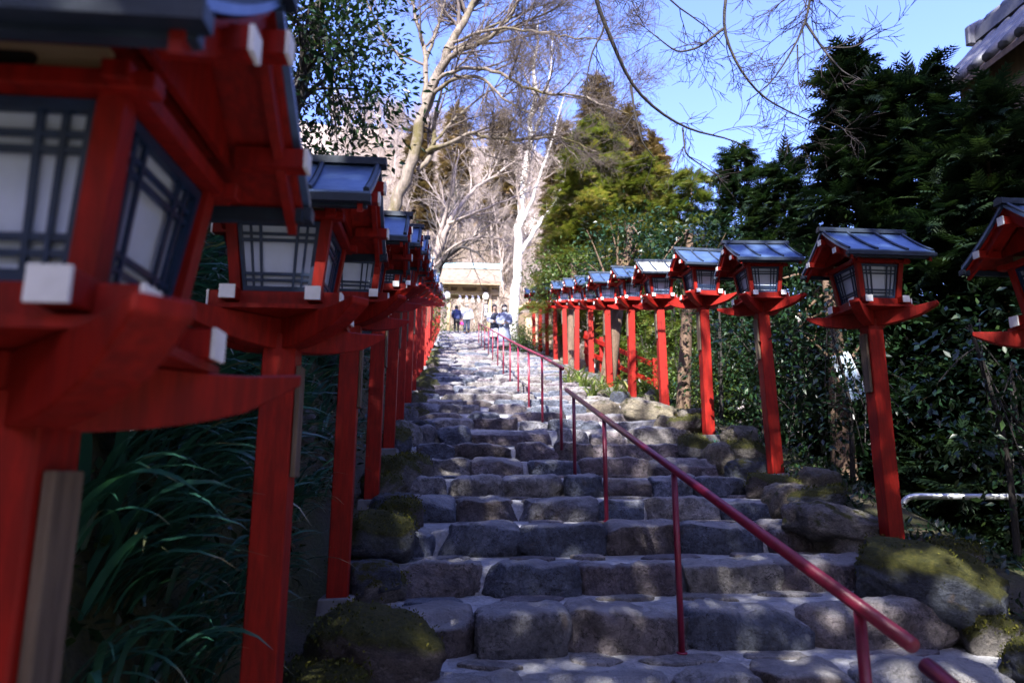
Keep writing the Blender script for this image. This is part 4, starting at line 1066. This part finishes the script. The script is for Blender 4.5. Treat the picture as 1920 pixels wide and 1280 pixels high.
# moss and tiny weeds in the joints and on the banks
k = 9000; yy = rs2.uniform(2.6, 13, k); lf = rs2.random(k) < .5
xx = np.where(lf, SX0-.05-np.abs(rs2.normal(0, .22, k)), SX1+.12+np.abs(rs2.normal(0, .30, k)))
zz = np.maximum(T(xx, yy), zs(yy)-.06)
bpy.context.view_layer.update()
for mo in MOSSY:                       # raised moss cushions on the boulders
    mw = np.array(mo.matrix_world); n_ = len(mo.data.vertices); vv = np.empty(n_*3, np.float32); mo.data.vertices.foreach_get('co', vv); vv = vv.reshape(-1, 3)
    W = vv@mw[:3, :3].T + mw[:3, 3]; up = (W[:, 2]-mw[2, 3])/max(mo.scale[2], .01); cand = np.nonzero(up > .10)[0]
    pick = rs2.choice(cand, 700 if mo.location.y < 9 else 150); jw = W[pick] + rs2.normal(size=(len(pick), 3))*.012
    xx = np.r_[xx, jw[:, 0]]; yy = np.r_[yy, jw[:, 1]]; zz = np.r_[zz, jw[:, 2]]
k = len(xx)
o = foliage_obj('moss', LEAFQ, np.stack([xx, yy, zz], 1), np.tile([0, 0, 1.0], (k, 1)), rs2.uniform(.008, .022, k), rs2.random(k), M['moss_leaf'], None, rs2, .8)
tag(o, 'moss and tiny weeds along both edges of the stairs', 'moss', kind='stuff')
# ------------------------------------------------------------------ gate at the head of the stairs
WD = simple('aged_gate_timber', (.30, .21, .115), (.46, .34, .20), 6, .7, .3, stretch=(.3, 3, 3))
WDd = simple('dark_gate_timber', (.10, .065, .04), (.19, .125, .075), 6, .7, .3, stretch=(3, 3, .3))
SHG = simple('weathered_bark_roof', (.11, .078, .055), (.22, .165, .125), 5, .85, .6, 30, bdist=.03)
VERD = simple('verdigris_copper', (.20, .33, .35), (.36, .48, .48), 8, .5, .2, metal=.2)
GRANITE = simple('granite', (.34, .33, .31), (.48, .47, .45), 40, .7, .3)
def gate():
    gx, gy = 1.42*H, 47.6*H; gz = float(zs(gy))
    t = empty('shrine_gate', (gx, gy, gz-.02)); t.scale = (1, 1, 1.22)
    for sx in (-1, 1):
        for y in (-.55, .55):
            p = MB().tube([(sx*1.30, y, -.1), (sx*1.30, y, 2.75)], .115, 14).build('pillar', WD, t, True)
            MB().box(sx*1.30-.20, sx*1.30+.20, y-.20, y+.20, -.10, .13).build('base_stone', GRANITE, p, bevel=.02)
        MB().bar((sx*1.30, -.95, 2.62), (sx*1.30, .95, 2.62), .13, .17).build('tie_beam', WD, t, bevel=.01)
        MB().box(sx*1.30-.04, sx*1.30+.04, -.42, .42, .25, 2.2).build('side_wall', WDd, t)
    for y, z, w, h in ((-.55, 2.36, .12, .19), (.55, 2.36, .12, .19), (-.55, 2.74, .13, .14), (.55, 2.74, .13, .14), (0, 3.35, .14, .16), (-.95, 2.78, .11, .12), (.95, 2.78, .11, .12)):
        MB().bar((-1.86, y, z), (1.86, y, z), w, h, (0, 0, 1)).build('cross_beam', WD, t, bevel=.008)
    MB().box(-1.25, 1.25, -.52, -.49, 2.455, 2.67).build('transom_board', WDd, t)
    for k, x in enumerate((-.62, .62)):
        MB().prism([(x-.22, -.62, 2.47), (x+.22, -.62, 2.47), (x+.12, -.62, 2.66), (x-.12, -.62, 2.66)], (0, .05, 0)).build('frog_leg_strut', WD, t)
    def prof(a): return 1.42*a, 3.86-1.03*(1.28*a-.28*a*a)
    for s in (-1, 1):
        ts = np.linspace(.03, 1, 9); r = [prof(a) for a in ts]
        MB().prism([(-1.98, s*y, z) for y, z in r] + [(-1.98, s*y, z-.13-.05*(y/1.42)) for y, z in r[::-1]], (3.96, 0, 0)).build('roof_slope', SHG, t)
        y, z = r[-1]
        MB().box(-1.99, 1.99, s*y-.02, s*y+.025, z-.20, z-.175).build('eave_board', WD, t)
        for k in range(17):
            x = -1.9+3.8*k/16; q = [prof(a) for a in np.linspace(.1, .97, 4)]
            MB().prism([(x, s*yy, zz-.185) for yy, zz in q] + [(x, s*yy, zz-.25) for yy, zz in q[::-1]], (.055, 0, 0)).build('rafter', WD, t)
        for g in (-1, 1):
            q = [prof(a) for a in np.linspace(0, 1, 7)]
            MB().prism([(g*1.985, s*yy, zz-.02) for yy, zz in q] + [(g*1.985, s*yy, zz-.26) for yy, zz in q[::-1]], (g*.04, 0, 0)).build('barge_board', VERD if g > 0 else WD, t)
    MB().prism([(-2.0, -.16, 3.80), (-2.0, -.15, 3.95), (-2.0, -.06, 4.05), (-2.0, .06, 4.05), (-2.0, .15, 3.95), (-2.0, .16, 3.80)], (4.0, 0, 0)).build('ridge_cap', VERD, t)
    MB().tube([(-2.03, 0, 4.08), (2.03, 0, 4.08)], .05, 10).build('ridge_roll', VERD, t, True)
    for s in (-1, 1): MB().prism([(s*2.0, -.2, 3.72), (s*2.0, -.2, 4.1), (s*2.0, 0, 4.2), (s*2.0, .2, 4.1), (s*2.0, .2, 3.72)], (s*.07, 0, 0)).build('ridge_end_tile', VERD, t)
    tag(t, 'wooden shrine gate with shingled gable roof and verdigris ridge at the stair top', 'gate')
    # straw rope with four zigzag paper streamers
    r = empty('sacred_rope', (gx, gy-.68, gz+2.24*1.2))
    xs = np.linspace(-1.2, 1.2, 25)
    MB().tube([(x, 0, .05*(x/1.2)**2) for x in xs], .028, 8).build('rope', simple('straw', (.45, .34, .17), (.6, .47, .25), 30, .8, .4), r, True)
    for x in (-1.22, 1.22): MB().tube([(x, 0, .05), (x, .09, .07)], .02, 6).build('tie', M['plaque'], r)
    for x in (-.62, -.22, .18, .55):
        mb = MB(); z = 0; xo = 0
        for k in range(4):
            mb.box(x+xo-.055, x+xo+.055, -.004, .004, z-.12-.004*k, z-.002*k); z -= .105; xo += .045 if k % 2 == 0 else -.045
        mb.build('paper_streamer', M['white'], r)
    tag(r, 'straw rope with white zigzag paper streamers under the gate beam', 'rope')
    # paper lanterns
    for k, x in enumerate((-1.42, 1.02)):
        l = empty('paper_lantern', (gx+x, gy-.78, gz+1.95*1.2)); 
        n = 20; rings = []
        for i in range(15):
            a = i/14; rad = .205*(1-.55*abs(2*a-1)**3.2); rad *= 1+.02*math.cos(i*math.pi); rings.append([(rad*math.cos(q*2*math.pi/n), rad*math.sin(q*2*math.pi/n), .52*a) for q in range(n)])
        MB().loft(rings).build('shade', simple('cream_paper', (.72, .68, .58), (.8, .77, .68), 10, .6, .05), l, True)
        for z in (-.03, .52): MB().tube([(0, 0, z), (0, 0, z+.035)], .10, 14).build('rim', M['black'], l)
        MB().bar((0, 0, .555), (0, 0, .80), .02).build('hanger', M['black'], l); MB().bar((0, 0, .79), (0, .25, .84), .025).build('bracket', M['black'], l)
        tag(l, ['cream paper lantern hanging at the left side of the gate', 'cream paper lantern hanging at the right side of the gate'][k], 'paper lantern')
    # hanging name board with vertical characters
    s = empty('name_board', (gx+1.04, gy-.70, gz+1.25))
    n = 10; pts = [(-.125, 0, .12), (-.125, 0, .78)] + [(-.125*math.cos(a), 0, .78+.12*math.sin(a)) for a in np.linspace(0, math.pi, n)] + [(.125, 0, .12)] + [(.125*math.cos(a), 0, .12-.12*math.sin(a)) for a in np.linspace(0, math.pi, n)]
    MB().prism(pts, (0, .03, 0)).build('board', plain('black_lacquer', (.012, .012, .014), .3), s)
    for k, ch in enumerate('貴大神'):
        cu = bpy.data.curves.new('character', 'FONT'); cu.body = ch; cu.size = .24; cu.align_x = 'CENTER'; cu.extrude = .003
        cu.materials.append(M['white']); tmp = bpy.data.objects.new('character_curve', cu)
        o = new_obj('character', bpy.data.meshes.new_from_object(tmp), s); bpy.data.objects.remove(tmp); o.location = (0, -.005, .62-.25*k); o.rotation_euler = (math.pi/2, 0, 0)
    MB().bar((0, .03, .45), (0, .13, .45), .04).build('bracket', M['black'], s)
    tag(s, 'black rounded board with white characters on the right gate pillar', 'sign')
    # low white parapet and red rail seen through the gate
    w = MB().box(-.02, .02, -1.5, 1.5, 0, .62).box(-.05, .05, -1.55, 1.55, .62, .70).build('low_wall', plain('white_plaster', (.78, .78, .78), .7))
    w.location = (gx+.75, gy+3.0, gz-.02); w.rotation_euler = (0, 0, math.pi/2-.05); tag(w, 'low white wall seen through the gate', 'wall')
    f = empty('red_railing', (gx+1.7, gy+2.2, gz-.02), .35)
    for k in range(4): MB().bar((k*.55, 0, 0), (k*.55, 0, .95-.08*k), .07).build('post', M['red'], f)
    for z in (.85, .45): MB().bar((-.05, .05, z+.03), (1.75, .05, z-.22), .06, .08).build('rail', M['red'], f)
    tag(f, 'sloping red wooden railing behind the right gate pillar', 'railing')
    # small hut with an orange-lit roof edge to the right of the gate
    hx, hy = at(955, 600, 40).x+1.1, 39.5; hz = Tz(hx, hy)
    h = empty('wooden_hut', (hx, hy, hz-.05), .12)
    MB().box(-.9, 1.2, -.8, .8, 0, 1.8).build('wall', WDd, h)
    MB().prism([(-1.3, -1.1, 1.65), (.15, -1.1, 2.55), (1.6, -1.1, 1.65), (1.6, -1.1, 1.77), (.15, -1.1, 2.68), (-1.3, -1.1, 1.77)], (0, 2.2, 0)).build('roof', WD, h)
    MB().box(-.35, .35, -.83, -.8, .05, 1.5).build('door', WD, h)
    tag(h, 'small timber hut with tan gable edge right of the gate', 'hut')
gate()

# ------------------------------------------------------------------ red fence, building, pipe rail and bits behind the right lanterns
def fence(p, q, n, label):
    p, q = Vector(p), Vector(q); f = empty('red_fence', p); d = q-p
    for k in range(n+1):
        a = d*(k/n); MB().bar(a+Vector((0, 0, -.15)), a+Vector((0, 0, .95)), .09).build('post', M['red'], f, bevel=.004)
    nrm = Vector((d.y, -d.x, 0)).normalized()*.055
    for z in (.82, .42): MB().bar(nrm+Vector((0, 0, z)), d+nrm+Vector((0, 0, z)), .05, .10).build('rail', M['red'], f)
    tag(f, label, 'fence')
a = at_ground(1060, 17.0); b_ = at_ground(1150, 14.6)
a.z += .55; b_.z += .5
fence((a.x+.6, a.y+.3, Tz(a.x+.6, a.y+.3)), (b_.x+.9, b_.y, Tz(b_.x+.9, b_.y)), 4, 'red wooden fence behind the middle right lantern posts')

PLAS = simple('beige_plaster', (.36, .32, .25), (.46, .42, .34), 3, .85, .2)
TILE = simple('grey_roof_tile', (.07, .075, .09), (.13, .13, .15), 9, .55, .3)
def building():
    x0, ry, rzz = 8.3, 8.9, 7.6
    t = empty('tiled_house', (8.0, 4.5, Tz(8.0, 4.5)-.1)); o = Vector(t.location)
    zb = -.2; ev = (7.25, 6.5)
    def bx(n, m, *q, bv=0): 
        return MB().box(q[0]-o.x, q[1]-o.x, q[2]-o.y, q[3]-o.y, q[4]-o.z, q[5]-o.z).build(n, m, t, bevel=bv)
    bx('wall', PLAS, 7.50, 9.1, -1.0, 8.6, Tz(8, 4)-1.2, 4.45); bx('upper_wall', WDd, 7.50, 9.1, -1.0, 8.6, 4.45, 6.75)  # upper wall toned dark to stand in for gloom under the roof
    for k, yy in enumerate((1.0, 3.2, 5.4, 7.4)):
        w = bx('window', WDd, 7.455, 7.50, yy, yy+1.0, 2.6, 3.8)
        MB().box(7.445-o.x, 7.455-o.x, yy+.06-o.y, yy+.94-o.y, 2.66-o.z, 3.74-o.z).build('pane', plain('window_glass_dark', (.03, .035, .045), .12), w)
    for z in (1.6, 4.4): bx('timber_band', WDd, 7.44, 7.50, -1.0, 8.6, z, z+.14)
    for s in (-1, 1):
        ex = x0+s*(x0-ev[0])
        MB().prism([(x0-o.x, -1.3-o.y, rzz-.12-o.z), (ex-o.x, -1.3-o.y, ev[1]-.10-o.z), (ex-o.x, -1.3-o.y, ev[1]-.18-o.z), (x0-o.x, -1.3-o.y, rzz-.22-o.z)][::s], (0, 10.15, 0)).build('roof_deck', WDd, t)
        n = 38; dx, dz = ex-x0, ev[1]-rzz
        cov = None
        for k in range(n):       # barrel tile courses running down the slope
            yy = -1.25+10.1*k/(n-1)
            pts = []
            for j in range(7):
                a = j/6; pts.append(Vector((x0+dx*a-o.x, yy-o.y, rzz+dz*a-.05+.012*(j % 2)-o.z)))
            me = MB().tube(pts, .085, 8).build('tile_course', TILE, t, True)
    rt = MB().prism([(x0-.16-o.x, -1.4-o.y, rzz-.06-o.z), (x0-.14-o.x, -1.4-o.y, rzz+.16-o.z), (x0+.14-o.x, -1.4-o.y, rzz+.16-o.z), (x0+.16-o.x, -1.4-o.y, rzz-.06-o.z)], (0, 10.3, 0)).build('ridge', TILE, t)
    for k in range(34):
        yy = -1.35+10.25*k/33
        MB().tube([(x0-o.x, yy-.14-o.y, rzz+.17-o.z), (x0-o.x, yy+.14-o.y, rzz+.19-o.z)], .12, 10).build('ridge_tile', TILE, rt, True)
    MB().prism([(x0-.26-o.x, 8.9-o.y, rzz-.10-o.z), (x0-.24-o.x, 8.9-o.y, rzz+.22-o.z), (x0-o.x, 8.9-o.y, rzz+.36-o.z), (x0+.24-o.x, 8.9-o.y, rzz+.22-o.z), (x0+.26-o.x, 8.9-o.y, rzz-.10-o.z)], (0, .10, 0)).build('ridge_end_tile', TILE, t, bevel=.02)
    tag(t, 'dark tiled-roof house with beige walls behind the right trees', 'house')
building()
p = at(1700, 560, 9.4)
def pipe_rail():
    a = at(1690, 975, 6.3); b = at(1750, 930, 6.2); c = at(1830, 930, 6.1)
    t = empty('pipe_barrier', (a.x, a.y, Tz(a.x, a.y))); o = Vector(t.location)
    z = b.z; g = lambda q: Vector((q.x, q.y, z))-o
    a0 = Vector((a.x, a.y, Tz(a.x, a.y)-.1))-o
    MB().tube(smooth_poly([a0, g(a)-Vector((0, 0, .25)), g(a)+Vector((.03, 0, -.04)), g(a)+Vector((.1, 0, 0)), g(b), g(c), g(c)+Vector((.5, -.1, 0))], 30), .028, 12).build('pipe', plain('galvanised_steel', (.55, .58, .62), .35, .6), t, True)
    e = g(c)+Vector((.5, -.1, 0)); w = e+o
    MB().tube([e, Vector((e.x, e.y, Tz(w.x, w.y)-.1-o.z))], .028, 12).build('leg', plain('galvanised_steel_leg', (.55, .58, .62), .35, .6), t, True)
    tag(t, 'pale steel pipe barrier low behind the second right lantern post', 'barrier')
pipe_rail()
def white_box():
    b = at(1640, 985, 6.9); gz = Tz(b.x, b.y)
    t = empty('white_cabinet', (b.x, b.y, gz-.03)); h = at(1640, 920, 6.9).z-gz
    MB().box(-.09, .12, -.12, .12, 0, h-.02).build('body', plain('white_enamel', (.72, .72, .74), .4), t, bevel=.01)
    MB().box(-.11, .14, -.14, .14, h-.02, h+.015).build('lid', plain('grey_enamel', (.5, .5, .52), .4), t, bevel=.005)
    MB().box(-.06, .09, -.128, -.12, .1, h-.1).build('door', plain('white_enamel_door', (.75, .75, .77), .4), t)
    tag(t, 'white cabinet peeping out left of the second right lantern post', 'cabinet')
white_box()
def hang_sign():
    a = at(1592, 705, 7.6); t = empty('leaning_sign', a)
    MB().box(-.095, .095, -.008, .008, -.27, .27).build('panel', plain('pale_blue_enamel', (.42, .55, .68), .35), t, bevel=.004)
    for s in (-1, 1): MB().box(s*.095-.010, s*.095+.010, -.014, .014, -.275, .275).build('edge', plain('sign_edge%d' % s, (.5, .55, .6), .4), t)
    MB().bar((0, .02, .2), (.05, .55, .25), .02).build('bracket', M['black'], t)
    t.rotation_euler = (0, -.32, -.3); tag(t, 'tilted pale blue board fixed among dark branches beside the second right lantern', 'sign')
hang_sign()

# ------------------------------------------------------------------ people
SKIN = plain('skin', (.52, .33, .24), .5, var=.05, bmp=0)
HAIR = plain('black_hair', (.012, .010, .010), .4, var=.3)
def cloth(name, c, var=.15): return simple(name, tuple(x*(1-var) for x in c), tuple(x*(1+var) for x in c), 14, .85, .5, 30)
def ell(c, rx, ry, n=18, tilt=0.0):
    return [(c[0]+rx*math.cos(a), c[1]+ry*math.sin(a), c[2]+tilt*ry*math.sin(a)) for a in np.linspace(0, 2*math.pi, n, endpoint=False)]
def skin_body(t, J, edges, rad):
    names = list(J); idx = {n: i for i, n in enumerate(names)}
    me = bpy.data.meshes.new('body'); me.from_pydata([J[n] for n in names], [(idx[a], idx[b]) for a, b in edges], [])
    o = new_obj('body', me, t)
    bm = bmesh.new(); bm.from_mesh(me); lay = bm.verts.layers.skin.verify(); bm.verts.ensure_lookup_table()
    for n, i in idx.items():
        r = rad[n]; bm.verts[i][lay].radius = r if isinstance(r, tuple) else (r, r); bm.verts[i][lay].use_root = (n == 'pelvis')
    bm.to_mesh(me); bm.free()
    me.materials.append(SKIN)
    sk = o.modifiers.new('skin', 'SKIN'); sk.use_smooth_shade = True
    ss = o.modifiers.new('sub', 'SUBSURF'); ss.levels = 2; ss.render_levels = 2
    return o
def person(label, loc, rz_, h, J_over, group=None):
    """local frame: facing -Y, feet at z=0, unit height scaled by h"""
    t = empty('person', loc, rz_)
    J = {'pelvis': (0, 0, .52), 'waist': (0, 0, .62), 'chest': (0, .005, .73), 'neck0': (0, .005, .825), 'neck1': (0, -.003, .86), 'head0': (0, -.012, .90), 'head1': (0, -.010, .955), 'head2': (0, -.004, .985),
         'nose': (0, -.062, .918)}
    for s, q in ((-1, 'r'), (1, 'l')):
        J.update({'sh'+q: (s*.105, .005, .795), 'el'+q: (s*.135, .02, .635), 'wr'+q: (s*.15, -.02, .49), 'pa'+q: (s*.152, -.03, .455),
                  'hip'+q: (s*.05, 0, .50), 'kn'+q: (s*.055, -.01, .28), 'an'+q: (s*.055, .01, .045), 'he'+q: (s*.055, .02, .02), 'to'+q: (s*.06, -.085, .015)})
    J.update(J_over)
    E = [('pelvis', 'waist'), ('waist', 'chest'), ('chest', 'neck0'), ('neck0', 'neck1'), ('neck1', 'head0'), ('head0', 'head1'), ('head1', 'head2'), ('head0', 'nose')]
    rad = {'pelvis': (.075, .058), 'waist': (.068, .052), 'chest': (.078, .058), 'neck0': .036, 'neck1': .030, 'head0': (.040, .047), 'head1': (.045, .052), 'head2': (.028, .032), 'nose': .007}
    for s, q in ((-1, 'r'), (1, 'l')):
        E += [('chest', 'sh'+q), ('sh'+q, 'el'+q), ('el'+q, 'wr'+q), ('wr'+q, 'pa'+q), ('pelvis', 'hip'+q), ('hip'+q, 'kn'+q), ('kn'+q, 'an'+q), ('an'+q, 'he'+q), ('he'+q, 'to'+q)]
        rad.update({'sh'+q: .036, 'el'+q: .026, 'wr'+q: .017, 'pa'+q: (.019, .011), 'hip'+q: .055, 'kn'+q: .038, 'an'+q: .022, 'he'+q: .024, 'to'+q: .018})
        pa = Vector(J['pa'+q]); d = (pa-Vector(J['wr'+q])).normalized(); sd = d.cross(Vector((0, 1, .2))).normalized()
        for f in range(5):       # five bent fingers, the thumb leaving the side of the palm
            nm = 'f%d%s' % (f, q); off = (f-1.5)*.0085
            if f == 4: a = pa-d*.008+sd*s*.022; b = a+d*.022+Vector((0, -.010, 0)); st_ = pa
            else: a = pa+d*.022+sd*off; b = a+d*(.022-.003*abs(f-1))+Vector((0, -.012, 0))
            J[nm+'a'] = tuple(a); J[nm+'b'] = tuple(b); E += [('pa'+q, nm+'a'), (nm+'a', nm+'b')]; rad[nm+'a'] = .0055; rad[nm+'b'] = .0045
    J = {k: tuple(c*h for c in v) for k, v in J.items()}
    rad = {k: (tuple(x*h for x in v) if isinstance(v, tuple) else v*h) for k, v in rad.items()}
    skin_body(t, J, E, rad)
    tag(t, label, 'person', group)
    return t, {k: Vector(v) for k, v in J.items()}
def sleeve(t, J, q, m, r=(.046, .040, .033), h=1.65, end=1.0, name='sleeve'):
    a, b, c = J['sh'+q], J['el'+q], J['wr'+q]; c = b.lerp(c, end)
    pts = smooth_poly([a + (J['chest']-a)*.25, a, a.lerp(b, .5), b, b.lerp(c, .5), c], 14)
    MB().tube(pts, list(np.interp(np.linspace(0, 1, 14), [0, .5, 1], [r[0]*h, r[1]*h, r[2]*h])), 12).build(name, m, t, True)
def trouser(t, J, q, m, h, r=(.068, .050, .042), end=1.0, name='trouser_leg'):
    a, b, c = J['hip'+q]+Vector((0, 0, .04*h)), J['kn'+q], J['an'+q]; c = b.lerp(c, end)
    pts = smooth_poly([a, a.lerp(b, .5), b, b.lerp(c, .5), c], 14)
    MB().tube(pts, list(np.interp(np.linspace(0, 1, 14), [0, .5, 1], [r[0]*h, r[1]*h, r[2]*h])), 12).build(name, m, t, True)
def shoe(t, J, q, m, h):
    a, b = J['he'+q], J['to'+q]
    MB().tube([a+Vector((0, .03, .005))*h, a.lerp(b, .35)+Vector((0, 0, .012))*h, b+Vector((0, -.02, .002))*h], [.027*h, .030*h, .022*h], 10).build('shoe', m, t, True)
def torso(t, J, m, h, rows, name):
    """rows: list of (z fraction, rx, ry, dy)"""
    MB().loft([ell((J['pelvis'].x*0 + r[4]*h if len(r) > 4 else 0, r[3]*h, r[0]*h), r[1]*h, r[2]*h, 20) for r in rows]).build(name, m, t, True)
def hair(t, J, h, ln=.10, back=.0, m=HAIR, front=True):
    c = J['head1']; rows = []
    for a in np.linspace(-.25, 1, 9):
        z = .055*math.sin(a*math.pi/2); r = .060*math.cos(a*math.pi/2)+.004
        rows.append(ell((c.x, c.y+.016*h, c.z+z*h), r*h*.95, r*h*1.08, 16))
    low = []
    for z in (-ln, -ln*.6, -.03):
        low.append(ell((c.x, c.y+.034*h, c.z+z*h), .054*h, .034*h, 16))
    MB().loft(low+rows[1:]).build('hair', m, t, True)

def put(px, D): 
    p = at(px, 640, D); return p.x, p.y
# 1 walker in navy jacket, seen from behind, carrying a pink bag (bends forward slightly)
h = 1.62; x, y = put(855.5, 40.6*H)
NAVY = cloth('navy_jacket', (.018, .028, .10)); BLK = cloth('black_cloth', (.012, .012, .016)); 
t, J = person('person in navy jacket with dark legwear climbing the stairs carrying a pink bag', (x, y, stair_z(y)), math.pi+.1, h,
   {'chest': (0, -.05, .72), 'neck0': (0, -.085, .81), 'neck1': (0, -.11, .84), 'head0': (0, -.135, .87), 'head1': (0, -.145, .925), 'head2': (0, -.145, .955), 'nose': (0, -.19, .885), 'shr': (-.105, -.07, .785), 'shl': (.105, -.07, .785),
    'elr': (-.15, -.05, .64), 'wrr': (-.14, -.10, .52), 'par': (-.14, -.115, .49), 'ell': (.14, -.05, .64), 'wrl': (.12, -.13, .56), 'pal': (.11, -.15, .54), 'knl': (.055, -.05, .29), 'anl': (.055, -.02, .10), 'hel': (.055, -.01, .08), 'tol': (.06, -.11, .075)})
torso(t, J, NAVY, h, [(.46, .11, .085, .0), (.52, .115, .09, -.005), (.62, .108, .085, -.02), (.72, .118, .085, -.05), (.785, .10, .07, -.075), (.83, .05, .05, -.095)], 'jacket')
for q in 'lr': sleeve(t, J, q, NAVY, h=h); trouser(t, J, q, BLK, h, (.066, .042, .028)); shoe(t, J, q, BLK, h)
torso(t, J, BLK, h, [(.36, .095, .075, .0), (.42, .10, .08, 0), (.50, .105, .082, -.004)], 'short_skirt'); hair(t, J, h, .13)
b = empty('handbag', Vector((x, y, stair_z(y))) + Matrix.Rotation(math.pi+.1, 3, 'Z')@(J['par']+Vector((-.02, .0, -.30))))
MB().hexa([(-.17,-.06,0),(.17,-.06,0),(.17,.06,0),(-.17,.06,0),(-.12,-.03,.18),(.12,-.03,.18),(.12,.03,.18),(-.12,.03,.18)]).build('pouch', cloth('magenta_leather', (.42, .02, .16)), b, bevel=.02)
MB().tube(smooth_poly([(-.09, 0, .17), (-.06, 0, .28), (.0, 0, .315), (.06, 0, .28), (.09, 0, .17)], 14), .009, 6).build('handle', cloth('magenta_strap', (.36, .02, .14)), b)
tag(b, 'pink handbag in the hand of the navy-jacketed walker', 'bag')
# 2 walker in white shirt
h = 1.74; x, y = put(874.5, 41.0*H)
WSH = cloth('white_shirt', (.78, .80, .84), .04); JEAN = cloth('dark_denim', (.020, .028, .055)); BRN = cloth('brown_leather', (.14, .06, .03))
t, J = person('person in loose white shirt and dark trousers climbing the stairs', (x, y, stair_z(y)), math.pi, h,
   {'chest': (0, -.02, .73), 'neck0': (0, -.04, .82), 'neck1': (0, -.055, .85), 'head0': (0, -.075, .885), 'head1': (0, -.08, .94), 'head2': (0, -.08, .97), 'nose': (0, -.13, .90), 'ell': (.165, -.02, .65), 'wrl': (.16, -.09, .54), 'pal': (.155, -.11, .515), 'elr': (-.165, .0, .65), 'wrr': (-.18, -.04, .52), 'par': (-.18, -.05, .49),
    'knr': (-.06, -.05, .29), 'anr': (-.06, -.01, .10), 'her': (-.06, .0, .08), 'tor': (-.065, -.10, .075)})
torso(t, J, WSH, h, [(.47, .118, .085, .0), (.53, .122, .088, -.004), (.63, .118, .085, -.01), (.73, .128, .085, -.022), (.79, .11, .068, -.032), (.83, .05, .048, -.045)], 'shirt')
for q in 'lr': sleeve(t, J, q, WSH, (.052, .047, .038), h=h); trouser(t, J, q, JEAN, h); shoe(t, J, q, BRN, h)
hair(t, J, h, .045, m=plain('grey_hair', (.25, .24, .23), .6))
# 3 woman in dark vest and white blouse, facing the camera
h = 1.58; x, y = put(927, 25.6*H)
VEST = cloth('navy_vest', (.022, .028, .05)); CRM = cloth('cream_skirt', (.66, .65, .66), .06)
t, J = person('person in dark vest over white blouse and pale skirt standing by the handrail', (x, y, stair_z(y)), .15, h,
   {'ell': (.14, .0, .64), 'wrl': (.05, -.12, .62), 'pal': (.025, -.14, .625), 'elr': (-.14, .0, .64), 'wrr': (-.06, -.11, .60), 'par': (-.03, -.13, .605), 'head0': (0, -.03, .90), 'nose': (0, -.082, .905)})
torso(t, J, VEST, h, [(.45, .105, .08, 0), (.55, .095, .075, 0), (.64, .088, .07, 0), (.73, .098, .072, 0), (.79, .088, .06, .003), (.82, .05, .045, .003)], 'vest')
for q in 'lr': sleeve(t, J, q, WSH, (.046, .046, .036), h=h); shoe(t, J, q, BLK, h); trouser(t, J, q, JEAN, h, (.05, .042, .036), name='legging')
torso(t, J, CRM, h, [(.27, .135, .11, 0), (.36, .122, .10, 0), (.47, .100, .078, 0)], 'skirt'); hair(t, J, h, .16)
# 4 woman in blue-grey coat with white mask holding a phone
h = 1.64; x, y = put(945.5, 25.2*H)
COAT = cloth('blue_grey_coat', (.20, .23, .34)); PRT = cloth('patterned_hem', (.10, .09, .11), .6)
t, J = person('person in long blue-grey coat and white mask holding a phone', (x, y, stair_z(y)), -.05, h,
   {'ell': (.135, -.01, .63), 'wrl': (.07, -.13, .585), 'pal': (.045, -.15, .59), 'elr': (-.135, -.01, .63), 'wrr': (-.05, -.13, .575), 'par': (-.02, -.15, .58), 'head0': (0, -.03, .90), 'head1': (0, -.03, .952), 'nose': (0, -.082, .905)})
torso(t, J, COAT, h, [(.20, .150, .12, 0), (.32, .138, .11, 0), (.45, .118, .092, 0), (.56, .105, .082, 0), (.65, .105, .08, 0), (.74, .112, .08, 0), (.79, .098, .066, .003), (.835, .052, .05, .0)], 'coat')
torso(t, J, PRT, h, [(.10, .14, .115, 0), (.15, .142, .116, 0), (.205, .140, .112, 0)], 'skirt_hem')
for q in 'lr': sleeve(t, J, q, COAT, (.052, .050, .042), h=h); shoe(t, J, q, BLK, h)
hair(t, J, h, .17)
n0 = J['nose']; MB().loft([ell((0, n0.y+.028*h, n0.z-.045*h), .018*h, .012*h, 12), ell((0, n0.y+.012*h, n0.z-.028*h), .036*h, .02*h, 12), ell((0, n0.y+.004*h, n0.z-.008*h), .042*h, .024*h, 12), ell((0, n0.y+.012*h, n0.z+.014*h), .036*h, .02*h, 12)]).build('face_mask', M['white'], t, True)
w = Vector((x, y, stair_z(y))) + Matrix.Rotation(-.05, 3, 'Z')@((J['pal']+J['par'])/2 + Vector((0, -.03, .03)))
ph = MB().box(-.035, .035, -.004, .004, -.075, .075).build('phone', plain('dark_phone', (.02, .02, .025), .25), None, bevel=.003); ph.location = w; ph.rotation_euler = (-.7, 0, .0)
tag(ph, 'dark phone held by the person in the mask', 'phone')
